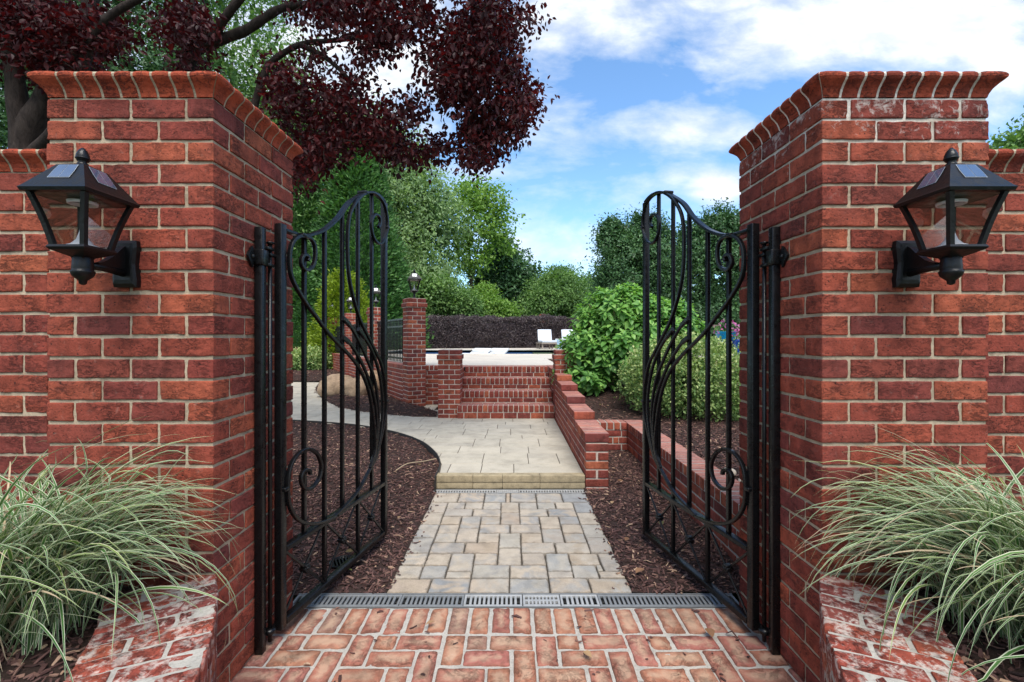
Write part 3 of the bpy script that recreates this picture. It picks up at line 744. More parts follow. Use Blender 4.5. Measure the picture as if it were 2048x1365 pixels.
# ------------------------------------------------------------------ mulch beds
def chips(mb, P, n_, size=(0.02, 0.065), tilt=0.5, mat=1):
    n = len(P); L = RNG.uniform(size[0], size[1], n)*RNG.choice([0.5, 0.8, 1, 1.25], n); W = RNG.uniform(0.0025, 0.0085, n); H = RNG.uniform(0.0012, 0.0035, n)
    yaw = RNG.uniform(0, 2*pi, n); pit = RNG.normal(0, tilt*0.45, n)
    d = np.stack([np.cos(yaw)*np.cos(pit), np.sin(yaw)*np.cos(pit), np.sin(pit)], 1)
    s = np.stack([-np.sin(yaw), np.cos(yaw), RNG.normal(0, 0.35, n)], 1); s /= np.linalg.norm(s, axis=1, keepdims=True)
    u = np.cross(d, s); bend = u*(L*RNG.normal(0, 0.10, n))[:, None]
    V = []
    for (a, w) in ((-0.5, 0.6), (0.5, 0.4)):
        for (ss, uu) in ((-1, -1), (1, -1), (1, 1), (-1, 1)):
            V.append(P+d*(a*L)[:, None]+s*(ss*W*w)[:, None]+u*(uu*H*w)[:, None])
    V.append(P+bend+s*(W*0.7)[:, None]+u*H[:, None]); V.append(P+bend-s*(W*0.7)[:, None]+u*H[:, None])
    V.append(P+bend-s*(W*0.7)[:, None]-u*H[:, None]); V.append(P+bend+s*(W*0.7)[:, None]-u*H[:, None])
    # order: 0-3 start ring, 4-7 end ring, 8 (+,+), 9(-,+), 10(-,-), 11(+,-)
    V = np.stack(V, 1)
    mid = [10, 11, 8, 9]
    F = [[0, 3, 2, 1], [4, 5, 6, 7]]
    for k in range(4):
        k2 = (k+1) % 4
        F += [[k, k2, mid[k2], mid[k]], [mid[k], mid[k2], 4+k2, 4+k]]
    F = np.array(F)
    mb.add(V.reshape(-1, 3), (F[None]+(np.arange(n)*12)[:, None, None]).reshape(-1, 4), mat, False)
def mulch(name, x0, x1, y0, y1, zf, keep, dens, step=0.03, size=(0.014, 0.055), far=None, spill=None):
    b = MB()
    zz = lambda x, y: zf(x, y)+0.008*vnoise(np.column_stack([x*9, y*9, x*0]))+0.004*vnoise(np.column_stack([x*40, y*40, x*0]))
    sheet('', x0, x1, y0, y1, step, zz, None, keep=keep, build=False, mb=b)
    n = int((x1-x0)*(y1-y0)*dens)
    P = np.column_stack([RNG.uniform(x0, x1, n), RNG.uniform(y0, y1, n)])
    if far is not None:
        P = P[RNG.random(len(P)) < far(P[:, 0], P[:, 1])]
    P = P[keep(P[:, 0], P[:, 1])] if keep is not None else P
    z = zz(P[:, 0], P[:, 1])+RNG.uniform(0.0, 0.009, len(P))
    chips(b, np.column_stack([P, z]), len(P), size)
    if spill is not None:                                  # stray bits kicked on to the paving
        S = spill(); chips(b, np.column_stack([S, RNG.uniform(0.004, 0.007, len(S))]), len(S), (0.008, 0.04), 0.15)
    o = b.build(name, [M['soil'], M['chip']]); tag(o, kind='stuff'); return o
def bed_z(x, y):
    z = 0.105*sstep(2.6, 4.4, y)*sstep(-0.64, -1.15, x)
    return z-0.006+0.085*sstep(4.05, 4.3, y)*sstep(-0.95, -0.68, x)
bedkeep = lambda x, y: (sdist(np.column_stack([x, y]), BED) > 0.004) & (x < -0.652)
mulch('mulch_bed', -4.2, -0.65, 2.37, 7.0, bed_z, bedkeep, 3300, 0.035, far=lambda x, y: np.clip((3.6/np.maximum(y, 2.4))**2, 0.35, 1), spill=lambda: np.vstack([np.column_stack([-0.652+RNG.exponential(0.028, 60), RNG.uniform(2.40, 3.9, 60)]), np.column_stack([RNG.uniform(-1.0, 0.5, 26), RNG.uniform(1.7, 2.24, 26)])]))
mulch('mulch_bed', 0.63, 1.33, 2.37, 5.25, lambda x, y: 0.0+0.04*sstep(3.8, 5, y), None, 3300, spill=lambda: np.vstack([np.column_stack([0.632-RNG.exponential(0.028, 60), RNG.uniform(2.40, 3.9, 60)]), np.column_stack([RNG.uniform(0.3, 1.0, 22), RNG.uniform(1.7, 2.24, 22)])]))
ISL = np.array([(-1.12, 6.98), (-1.45, 7.02), (-1.73, 7.1), (-2.5, 7.53), (-3.0, 7.95), (-3.45, 8.6), (-4.1, 9.87), (-4.45, 10.7), (-4.8, 11.7), (-5.1, 12.6), (-8.0, 13.0), (-8.2, 17), (-6.4, 17), (-1.85, 8.3), (-1.25, 7.55)])
def isl_z(x, y):
    sd = sdist(np.column_stack([x, y]), ISL)
    return 0.116+0.075*np.clip(sd/0.22, -1, 1)+0.10*sstep(8, 14, y)
mulch('mulch_bed', -8.3, -1.0, 6.9, 17.0, isl_z, lambda x, y: sdist(np.column_stack([x, y]), ISL) > -0.15, 500, 0.06, (0.04, 0.11))
def rb_z(x, y):
    return 0.325+0.48*sstep(5.5, 8.6, y)
mulch('mulch_bed', 1.50, 6.5, 2.3, 5.4, rb_z, None, 1500, 0.05, (0.02, 0.07))
mulch('mulch_bed', 0.84, 6.5, 5.38, 11.2, rb_z, None, 600, 0.06, (0.03, 0.09))

# ------------------------------------------------------------------ stair, cheek walls, planter walls, piers
def stair():
    t = thing('brick_stair', 'four red brick steps rising to the pool deck', 'steps', (0, 6.85, 0))
    x0, x1 = -0.815, 0.645; ys = [6.85, 7.22, 7.60, 7.98, 8.45]; zs = [0.115, 0.3115, 0.485, 0.655, 0.826]
    for i in range(4):
        b = MB(); r = zs[i+1]-zs[i]; y = ys[i]-6.85; d = ys[i+1]-ys[i]
        zc = zs[i+1]-0.10
        skin(b, (x0, y+0.001), (x1, y+0.001), zs[i]-0.004, 1, r-0.10, 1, style=MID, shift=i+1)
        n = 19; w = (x1-x0)/n
        Cs = np.array([(x0+(k+0.5)*w, y+0.092, zs[i+1]-0.048) for k in range(n)])+RNG.uniform(-0.0015, 0.0015, (n, 3))
        rough_boxes(b, Cs, np.tile([w/2-0.0068, 0.100, 0.047], (n, 1)), 0, 0, (3, 5, 4), 0.003, 0.006, 0.001, edge=0.005)
        m = 8; w = (x1-x0)/m
        Cs = np.array([(x0+(k+0.5)*w, y+0.2+(d-0.2)/2, zs[i+1]-0.05) for k in range(m)])
        rough_boxes(b, Cs, np.tile([w/2-0.005, (d-0.2)/2-0.004, 0.044], (m, 1)), 0, 0, (4, 3, 3), 0.003, 0.006, 0.001)
        obox(b, [((x0+x1)/2, y+0.013+d/2, zs[i+1]/2-0.005)], [((x1-x0)/2-0.002, d/2+0.008, zs[i+1]/2-0.006)], 0, 1)
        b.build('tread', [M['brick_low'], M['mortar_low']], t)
stair()
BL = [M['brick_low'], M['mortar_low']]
def cheek():
    b = MB(); ye = [4.0, 4.69, 5.29, 5.90, 6.46, 6.90]
    for i in range(5): wall(b, (0.85, ye[i]+(0.001 if i else 0)), (0.85, ye[i+1]), 0.2, -0.066, 6+i, style=dict(MID, res=(10, 4, 6)) if i < 2 else MID, over=0.006)
    wall(b, (0.85, 7.25), (0.85, 8.5), 0.2, 0.04, 9, cap=0.09)
    wall(b, (0.846, 6.901), (0.846, 7.249), 0.19, 0.04, 8, cap=0.02, caps=False)
    tag(b.build('stepped_wall', BL), 'red brick cheek wall stepping up beside the stair and pale path', 'wall')
    b = MB(); wall(b, (-0.815, 7.25), (-0.815, 8.5), 0.19, 0.04, 9, cap=0.09)
    tag(b.build('stair_wall', BL), 'short brick cheek wall behind the square pier at the stair foot', 'wall')
    b = MB()
    wall(b, (-1.72, 8.22), (-1.006, 8.30), 0.19, 0.04, 9, cap=0.09)
    tag(b.build('retaining_wall', BL), 'short low brick wall between the nearest lamp pier and the stair', 'wall')
    b = MB(); wall(b, (1.52, 2.255), (1.52, 5.39), 0.2, -0.036-0.0777, 5, style=dict(MID, res=(10, 4, 6)), over=0.006)
    wall(b, (0.853, 5.20), (1.318, 5.20), 0.19, -0.036-0.0777, 5, over=0.006)
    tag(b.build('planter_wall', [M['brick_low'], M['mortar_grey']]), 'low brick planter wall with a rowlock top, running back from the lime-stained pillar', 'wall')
cheek()
def stair_pier(x0, x1, label):
    t = thing('stair_pier', label, 'pier', ((x0+x1)/2, 7.07, 0), 0, 'brick piers at the stair')
    b = MB(); pier(b, x1-x0, 0.34, 0.10, 12, 0.0745, 2, style=dict(MID, res=(10, 3, 6)))
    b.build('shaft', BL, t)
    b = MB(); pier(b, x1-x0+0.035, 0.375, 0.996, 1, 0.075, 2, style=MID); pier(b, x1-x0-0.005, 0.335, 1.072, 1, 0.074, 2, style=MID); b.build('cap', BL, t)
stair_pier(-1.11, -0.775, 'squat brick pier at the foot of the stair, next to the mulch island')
stair_pier(0.66, 0.995, 'squat brick pier half hidden by the big-leaved green shrub')

# lamp piers with wall and fences round the pool terrace
W0 = np.array([-1.743, 8.19]); WD = np.array([-0.506, 0.8625]); WR = np.array([0.8625, 0.506]); WY = atan2(WD[1], WD[0])
TS = [0.0, 2.75, 5.6, 8.8]
def lantern_head(t, z0, s=1.0, detail=True):
    """square solar lantern; local origin of the glass floor is z0"""
    b = MB(); e, tp = 0.105*s, 0.045*s; ze, zt = z0+0.172*s, z0+0.282*s
    def ring(h, z): return [(-h, -h, z), (h, -h, z), (h, h, z), (-h, h, z)]
    V = ring(e-0.02*s, ze-0.006*s)+ring(e, ze-0.004*s)+ring(e+0.004*s, ze+0.006*s)+ring(e-0.002*s, ze+0.013*s)+ring((e+tp)/2, (ze+zt)/2)+ring(tp, zt-0.010*s)+ring(0.016*s, zt+0.004*s)
    F = [[3, 2, 1, 0], [24, 25, 26, 27]]
    for i in range(6):
        for k in range(4): F.append([i*4+k, i*4+(k+1) % 4, i*4+4+(k+1) % 4, i*4+4+k])
    b.add(np.array(V), F, 0)
    roof = b.build('roof', M['lamp_black'], t)
    b = MB(); lathe(b, [(0.016*s, zt), (0.016*s, zt+0.008*s), (0.010*s, zt+0.012*s), (0.017*s, zt+0.018*s), (0.020*s, zt+0.026*s), (0.0185*s, zt+0.038*s), (0.012*s, zt+0.052*s), (0.004*s, zt+0.062*s)], 12)
    for k in range(3): lathe(b, [(0.0188*s-0.003*s*k, zt+(0.022+0.011*k)*s), (0.0212*s-0.0035*s*k, zt+(0.026+0.011*k)*s), (0.0180*s-0.003*s*k, zt+(0.031+0.011*k)*s)], 12)
    b.build('finial', M['lamp_black'], roof)
    for k in range(4):
        a = k*pi/2; n = MB(); y0_, za, y1_, zb = -(e-0.010*s), ze+0.028*s, -(tp+0.008*s), zt-0.018*s
        # panel lies on the roof slope
        sl0 = np.array([0, -(e-0.002*s), ze+0.013*s]); sl2 = np.array([0, -tp, zt-0.010*s]); sl1 = (sl0+sl2)/2
        p0 = sl0+(sl2-sl0)*0.34; p1 = sl0+(sl2-sl0)*0.93; sl1 = (p0+p1)/2
        o3 = np.array([0, -0.0015*s, 0.0015*s])
        wa, wb = 0.034*s, 0.032*s
        def quad(x0, x1, f0, f1, up, mt):
            A = p0+(p1-p0)*f0+o3*up; B = p0+(p1-p0)*f1+o3*up
            mid = sl1+o3*up
            V = [(x0, A[1], A[2]), (x1, A[1], A[2]), (x1, mid[1], mid[2]), (x1*0.9, B[1], B[2]), (x0*0.9, B[1], B[2]), (x0, mid[1], mid[2])]
            V = np.array(V); R = np.array([[cos(a), -sin(a), 0], [sin(a), cos(a), 0], [0, 0, 1]])
            n.add(V@R.T, [[0, 1, 2, 5], [5, 2, 3, 4]], mt)
        quad(-wa-0.002*s, wa+0.002*s, -0.03, 1.03, 1.0, 1); quad(-wa, -0.001*s, 0, 1, 1.35, 0); quad(0.001*s, wa, 0, 1, 1.35, 0)
        n.build('solar_panel', [M['solar'], M['solar_line']], roof)
    # floor pan
    b = MB(); V = ring(0.060*s, z0+0.004*s)+ring(0.064*s, z0-0.004*s)+ring(0.058*s, z0-0.012*s)+ring(0.022*s, z0-0.030*s)+ring(0.018*s, z0-0.040*s)
    F = [[0, 1, 2, 3], [19, 18, 17, 16]]
    for i in range(4):
        for k in range(4): F.append([i*4+k, i*4+4+k, i*4+4+(k+1) % 4, i*4+(k+1) % 4])
    b.add(np.array(V), F, 0); b.build('floor_pan', M['lamp_black'], t)
    for sx, sy in ((-1, -1), (1, -1), (1, 1), (-1, 1)):
        b = MB(); P = []
        for f in np.linspace(0, 1, 6):
            h = 0.053*s+(0.093-0.053)*s*f-0.003*s*sin(f*pi); P.append((sx*h, sy*h, z0+0.0*s+f*0.172*s))
        P = np.array(P); w = 0.0075*s; V = []; 
        for p in P:
            for dx, dy in ((-w, -w), (w, -w), (w, w), (-w, w)): V.append((p[0]+dx-sx*w*0.4, p[1]+dy-sy*w*0.4, p[2]))
        F = []
        for i in range(5):
            for k in range(4): F.append([i*4+k, i*4+(k+1) % 4, i*4+4+(k+1) % 4, i*4+4+k])
        b.add(np.array(V), F, 0); b.build('corner_post', M['lamp_black'], t)
    for k in range(4):
        a = k*pi/2; b = MB(); R = np.array([[cos(a), -sin(a), 0], [sin(a), cos(a), 0], [0, 0, 1]])
        q = np.array([(-0.048*s, -0.050*s, z0+0.004*s), (0.048*s, -0.050*s, z0+0.004*s), (0.088*s, -0.089*s, z0+0.168*s), (-0.088*s, -0.089*s, z0+0.168*s)])
        b.add(q@R.T, [[0, 1, 2, 3]], 0); b.build('pane', M['glass'], t)
    b = MB(); lathe(b, [(0.046*s, z0+0.004*s), (0.046*s, z0+0.008*s), (0.032*s, z0+0.014*s), (0.018*s, z0+0.030*s), (0.010*s, z0+0.055*s), (0.005*s, z0+0.090*s), (0.002*s, z0+0.10*s)], 20); b.build('reflector', M['led'], t)
    if detail:
        b = MB(); lathe(b, [(0.042*s, z0+0.160*s), (0.040*s, z0+0.150*s), (0.034*s, z0+0.150*s), (0.033*s, z0+0.160*s)], 20); b.build('lamp_ring', M['led'], t)
def wall_lantern(x, label):
    t = thing('wall_lantern', label, 'lantern', (x, PY0, EYE+0.265), 0, 'solar wall lanterns')
    b = MB()
    # back plate: moulded shield
    prof = [(-0.040, -0.083), (0.040, -0.083), (0.042, -0.060), (0.036, 0), (0.042, 0.060), (0.040, 0.083), (-0.040, 0.083), (-0.042, 0.060), (-0.036, 0), (-0.042, -0.060)]
    n = len(prof); V = []
    for (sc, yy) in ((1, 0.004), (1, -0.018), (0.86, -0.028), (0.7, -0.030)): V += [(p[0]*sc, yy, p[1]*sc) for p in prof]
    F = [list(range(n))[::-1], [3*n+k for k in range(n)]]
    for i in range(3):
        for k in range(n): F.append([i*n+k, i*n+(k+1) % n, (i+1)*n+(k+1) % n, (i+1)*n+k])
    b.add(np.array(V), [f[::-1] for f in F], 0)
    plate = b.build('back_plate', M['lamp_black'], t)
    b = MB(); tube(b, [(0, -0.028, 0.0), (0, -0.034, 0.0)], [0.005, 0.004], 8); b.build('screw', M['galv'], plate)
    b = MB(); y0 = -0.178
    tube(b, [(0, -0.025, -0.032), (0, -0.09, -0.028), (0, y0, -0.026)], [0.016, 0.013, 0.011], 12)
    # curved web above the arm
    cur = [(-0.028, 0.062)]+[(-0.028-0.105*sin(f*pi/2), -0.020+0.082*(1-sin(f*pi/2))**1.6+0.006) for f in np.linspace(0.1, 1, 8)]
    V = []; m = len(cur)
    for sx in (-0.011, 0.011): V += [(sx, y, z) for y, z in cur]+[(sx, y, -0.03) for y, z in cur]
    F = []
    for i in range(m-1):
        F += [[i, i+1, m+i+1, m+i], [2*m+i, 3*m+i, 3*m+i+1, 2*m+i+1], [i, 2*m+i, 2*m+i+1, i+1]]
    b.add(np.array(V), F, 0); b.build('arm', M['lamp_black'], t)
    b = MB(); lathe(b, [(0.004, -0.094), (0.010, -0.090), (0.011, -0.080), (0.016, -0.076), (0.027, -0.066), (0.031, -0.054), (0.031, -0.050), (0.027, -0.047), (0.028, -0.042), (0.026, -0.010), (0.023, -0.004), (0.017, 0.002), (0.015, 0.016)], 18, c=(0, y0, 0)); b.build('cup', M['lamp_black'], t)
    h = bpy.data.objects.new('lamp_head', None)
    tmp = thing('tmp', None, None); 
    bpy.data.objects.remove(h)
    lantern_head(t, 0.022, 0.94)
    for o in list(bpy.data.objects):
        if o.parent == t and o.name.split('.')[0] in ('roof', 'floor_pan', 'corner_post', 'pane', 'reflector', 'lamp_ring'): o.location.y = y0
    b = MB(); lathe(b, [(0.013, -0.0135), (0.013, -0.010)], 16, c=(-0.03 if x < 0 else 0.03, y0-0.015, 0.022)); b.build('sensor', M['led'], t)
    bpy.data.objects.remove(tmp)
wall_lantern(-1.376, 'black solar wall lantern on the pillar under the purple-leaved tree')
wall_lantern(1.411, 'black solar wall lantern on the lime-stained pillar')
plabs = ['nearest lamp pier, brick shaft beside the stair, topped by a lantern', 'second lamp pier along the pool fence, just behind the end of the open gate',
         'third lamp pier along the pool fence, before the golden conifer', 'farthest lamp pier along the pool fence, by the variegated mound']
llabs = ['black lantern on the nearest brick lamp pier', 'black lantern on the second brick lamp pier', 'black lantern on the third brick lamp pier', 'black lantern on the farthest brick lamp pier']
proto_lant = None
for i, ts in enumerate(TS):
    c = W0+WD*ts; zb = 0.10+0.02*i; nc = 24; ch = (1.865-zb)/nc
    t = thing('lamp_pier', plabs[i], 'pier', (c[0], c[1], 0), WY-pi/2, 'brick lamp piers along the pool fence')
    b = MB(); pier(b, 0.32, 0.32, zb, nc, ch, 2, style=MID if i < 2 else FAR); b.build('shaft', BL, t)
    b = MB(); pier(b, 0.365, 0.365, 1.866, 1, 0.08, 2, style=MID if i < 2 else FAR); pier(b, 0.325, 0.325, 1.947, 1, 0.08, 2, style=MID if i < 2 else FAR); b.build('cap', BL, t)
    if proto_lant is None:
        l = thing('post_lantern', llabs[0], 'lantern', (c[0], c[1], 2.027), 0.3, 'lanterns on the brick lamp piers'); proto_lant = l
        lantern_head(l, 0.145, 1.12, False)
        b = MB(); lathe(b, [(0.05, 0), (0.05, 0.012), (0.022, 0.022), (0.018, 0.05), (0.026, 0.056), (0.018, 0.064), (0.016, 0.09), (0.03, 0.104), (0.022, 0.112)], 14); b.build('stem', M['lamp_black'], l)
    else:
        l = copy_tree(proto_lant); l.location = (c[0], c[1], 2.027); l['label'] = llabs[i]
def rwall(ta, tb, label):
    a = W0+WD*ta+WR*0.10; e = W0+WD*tb+WR*0.10; b = MB()
    wall(b, a, e, 0.2, 0.04, 9, cap=0.09, style=MID if ta < 3 else FAR)
    tag(b.build('retaining_wall', BL), label, 'wall', 'low brick walls under the pool fence')
rwall(TS[0]+0.16, TS[1]-0.16, 'low brick wall under the fence between the nearest and second lamp piers')
rwall(TS[1]+0.16, TS[2]-0.16, 'low brick wall under the fence between the second and third lamp piers')
rwall(TS[2]+0.16, TS[3]-0.16, 'low brick wall under the fence between the third and farthest lamp piers')
def fence(ta, tb, label):
    a = W0+WD*ta; L = (tb-ta)
    t = thing('iron_fence', label, 'fence', (a[0], a[1], 0.83), WY, 'black iron fence panels round the pool')
    for z in (0.10, 0.72, 0.86): 
        b = MB(); b.box((0, -0.016, z-0.016), (L, 0.016, z+0.016)); b.build('rail', M['iron'], t)
    n = int(L/0.1); b = MB(); b.box((-0.009, -0.009, 0.03), (0.009, 0.009, 0.86)); p = b.build('picket', M['iron'], t); p.location = (L/n*0.5, 0, 0)
    for i in range(1, n):
        q = p.copy(); COL.objects.link(q); q.parent = t; q.location = ((i+0.5)*L/n, 0, 0)
fence(TS[0]+0.16, TS[1]-0.16, 'black iron fence panel between the nearest and second lamp piers')
fence(TS[1]+0.16, TS[2]-0.16, 'black iron fence panel between the second and third lamp piers')
fence(TS[2]+0.16, TS[3]-0.16, 'black iron fence panel between the third and farthest lamp piers')
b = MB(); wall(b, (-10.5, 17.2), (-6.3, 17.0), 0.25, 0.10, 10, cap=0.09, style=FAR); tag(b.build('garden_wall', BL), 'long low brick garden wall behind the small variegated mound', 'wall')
for (px, lab) in ((993, 'brick pier top rising above the middle of the purple hedge'), (1085, 'brick pier top above the purple hedge, over the white chaise')):
    c = at(px, 632, 28.0); t = thing('hedge_pier', lab, 'pier', (c[0], 28.0, 0), 0, 'brick piers behind the purple hedge')
    b = MB(); pier(b, 0.38, 0.38, 0.7, 25, 0.078, 2, style=FAR); b.build('shaft', BL, t)
    b = MB(); pier(b, 0.44, 0.44, 2.652, 1, 0.078, 2, style=FAR); pier(b, 0.36, 0.36, 2.731, 1, 0.078, 2, style=FAR); b.build('cap', BL, t)
# step lights
k = 0
for (sx, lab) in ((-1, 'the pale path side'), (1, 'the shrub side')):
    for i, (y, z) in enumerate(((7.05, 0.46), (7.42, 0.63), (7.8, 0.80))):
        x = -0.813 if sx < 0 else 0.643
        b = MB(); b.box((x, y-0.03, z-0.032), (x-sx*0.022, y+0.03, z+0.032), 0, 0.005); 
        o = b.build('step_light', [M['lamp_black'], M['led']]); tag(o, ('lowest', 'middle', 'topmost')[i]+' small step light on the stair wall '+('by the mulch island' if sx < 0 else 'beside the big-leaved shrub'), 'step light', 'step lights on the stair walls')

# ------------------------------------------------------------------ pool terrace
def deck():
    poly = [(-1.62, 8.40), (0.86, 8.40), (0.86, 11.15), (9.5, 11.15), (9.5, 25.6), (-9.0, 22.7), (-6.55, 16.45)]
    pool = [(-4.6, 14.0), (1.75, 14.0), (1.75, 19.9), (-4.6, 19.9)]
    bm = bmesh.new(); es = []
    for P in (poly, pool):
        vs = [bm.verts.new((x, y, 0.826)) for x, y in P]
        es += [bm.edges.new((vs[i], vs[(i+1) % len(vs)])) for i in range(len(vs))]
    bmesh.ops.triangle_fill(bm, use_beauty=True, edges=es, normal=(0, 0, 1))
    r = bmesh.ops.extrude_face_region(bm, geom=bm.faces[:]); bmesh.ops.translate(bm, vec=(0, 0, -0.12), verts=[v for v in r['geom'] if isinstance(v, bmesh.types.BMVert)])
    bmesh.ops.recalc_face_normals(bm, faces=bm.faces[:])
    me = bpy.data.meshes.new('pool_deck'); bm.to_mesh(me); bm.free(); me.materials.append(M['deck']); o = bpy.data.objects.new('pool_deck', me); COL.objects.link(o); tag(o, kind='structure')
    b = MB()                                                  # coping stones round the water
    for (x0, x1, y0, y1) in ((-4.9, 2.05, 13.7, 14.02), (-4.9, 2.05, 19.88, 20.2), (-4.9, -4.58, 14.02, 19.88), (1.73, 2.05, 14.02, 19.88)):
        L = max(x1-x0, y1-y0); n = int(L/0.6)
        for i in range(n):
            if x1-x0 > y1-y0: b.box((x0+i*L/n+0.002, y0, 0.79), (x0+(i+1)*L/n-0.002, y1, 0.842), 0, 0.008)
            else: b.box((x0, y0+i*L/n+0.002, 0.79), (x1, y0+(i+1)*L/n-0.002, 0.842), 0, 0.008)
    tag(b.build('pool_coping', M['deck']), kind='structure')
    b = MB(); b.box((-4.62, 13.98, -0.6), (1.77, 14.0, 0.80)); b.box((-4.62, 19.9, -0.6), (1.77, 19.92, 0.80)); b.box((-4.62, 14, -0.6), (-4.6, 19.9, 0.80)); b.box((1.75, 14, -0.6), (1.77, 19.9, 0.80))
    tag(b.build('pool_wall', M['tile']), kind='structure')
    tag(sheet('pool_water', -4.6, 1.75, 14.0, 19.9, 0.5, 0.655, [M['water']]), kind='structure')
    tag(sheet('terrace_lawn', -30, 40, 21.6, 80, 4, lambda x, y: 0.70+0*x, [M['lawn']]), kind='structure')
    tag(sheet('terrace_ground', 0.9, 40, 11.0, 21.7, 4, lambda x, y: 0.70+0*x, [M['lawn']]), kind='structure')
deck()
def prof_solid(b, prof, x0, x1, th, mat=0):
    """curved shell: (y,z) profile of given thickness, x0..x1"""
    P = np.array(prof, float); T = np.gradient(P, axis=0); T /= np.linalg.norm(T, axis=1, keepdims=True); Nn = np.column_stack([-T[:, 1], T[:, 0]])
    Q = P+Nn*th; m = len(P); V = []
    for x in (x0, x1): V += [(x, y, z) for y, z in P]+[(x, y, z) for y, z in Q]
    F = []
    for i in range(m-1):
        F += [[i, i+1, m+i+1, m+i], [2*m+i, 3*m+i, 3*m+i+1, 2*m+i+1], [i, 2*m+i, 2*m+i+1, i+1], [m+i, m+i+1, 3*m+i+1, 3*m+i]]
    F += [[0, m, 3*m, 2*m], [m-1, 3*m-1, 4*m-1, 2*m-1]]
    b.add(np.array(V), F, mat, False)
def ledge_lounger(x, y, rz, label):
    t = thing('pool_lounger', label, 'pool lounger', (x, y, 0.62), rz, 'white loungers in the pool')
    b = MB(); P = spline(np.array([(-0.85, 0.06), (-0.6, 0.10), (-0.3, 0.16), (0.0, 0.10), (0.2, 0.06), (0.45, 0.16), (0.75, 0.31)]), 5)
    prof_solid(b, P, -0.33, 0.33, 0.05); b.build('shell', M['white'], t)
    b = MB(); b.box((-0.26, 0.42, 0.205), (0.26, 0.68, 0.33), 0, 0.02); b.build('headrest', M['white'], t)
ledge_lounger(at(943, 700, 15.4)[0], 15.4, -0.5, 'white lounger in the pool, beside the squat pier at the stair foot')
ledge_lounger(at(980, 700, 15.4)[0], 15.4, -0.5, 'white lounger in the middle of the pool, between the other lounger and the float')
def floaty(px, y, w, label, cat):
    c = at(px, 705, y); b = MB(); rough_boxes(b, [(c[0], y, 0.70)], [(w/2, 0.3, 0.07)], 0, 0, (10, 8, 4), 0.06, 0.06, 0, edge=0.02); tag(b.build('pool_float', M['white']), label, cat, 'white floats on the pool')
floaty(1034, 15.2, 0.36, 'small white float on the pool, nearest the white chaise', 'pool float'); floaty(851, 15.0, 0.34, 'rounded white float at the pool end by the nearest lamp pier', 'pool float')
def chaise(x, y, label):
    t = thing('chaise_lounge', label, 'lounge chair', (x, y, 0.826), 0.08, 'white cushioned chaises by the hedge')
    b = MB(); b.box((-0.34, -0.95, 0.24), (0.34, 0.95, 0.30)); b.build('frame', M['wood'], t)
    for sx in (-0.3, 0.3):
        for sy in (-0.88, 0.1, 0.88): b = MB(); b.box((sx-0.03, sy-0.03, 0), (sx+0.03, sy+0.03, 0.24)); b.build('leg', M['wood'], t)
    b = MB(); rough_boxes(b, [(0, -0.3, 0.35)], [(0.33, 0.66, 0.055)], 0, 0, (8, 8, 4), 0.03, 0.03, 0.003); b.build('seat_cushion', M['cushion'], t)
    b = MB(); rough_boxes(b, [(0, 0, 0.32)], [(0.33, 0.05, 0.34)], 0, 0, (8, 4, 8), 0.03, 0.03, 0.003); o = b.build('back_cushion', M['cushion'], t); o.location = (0, 0.32, 0.29); o.rotation_euler.x = radians(-22)
    b = MB(); b.box((-0.32, -0.02, 0), (0.32, 0.02, 0.6)); o = b.build('backrest', M['wood'], t); o.location = (0, 0.41, 0.28); o.rotation_euler.x = radians(-22)
chaise(at(1093, 690, 20.9)[0], 21.1, 'white cushioned chaise lounge in clear view before the purple hedge')
chaise(at(1142, 690, 20.9)[0], 21.1, 'white cushioned chaise lounge mostly hidden by the big-leaved shrub')
def side_table():
    c = at(1118, 695, 20.5); t = thing('side_table', 'pale blue lattice side table between the two white chaises', 'table', (c[0], 20.6, 0.826))
    b = MB(); b.box((-0.15, -0.15, 0.44), (0.15, 0.15, 0.47), 0, 0.006); b.build('tabletop', M['white'], t)
    for k in range(4):
        b = MB(); a = k*pi/2
        for i in range(5):
            for j in range(6):
                x = -0.15+i*0.06; z = 0.01+j*0.0716
                if i < 5: b.box((x, -0.147, z), (x+0.045, -0.135, z+0.055), 1)
        b.box((-0.148, -0.138, 0.0), (0.148, -0.128, 0.44), 0)
        o = b.build('side_panel', [M['white'], M['bluetable']], t); o.rotation_euler.z = a
side_table()
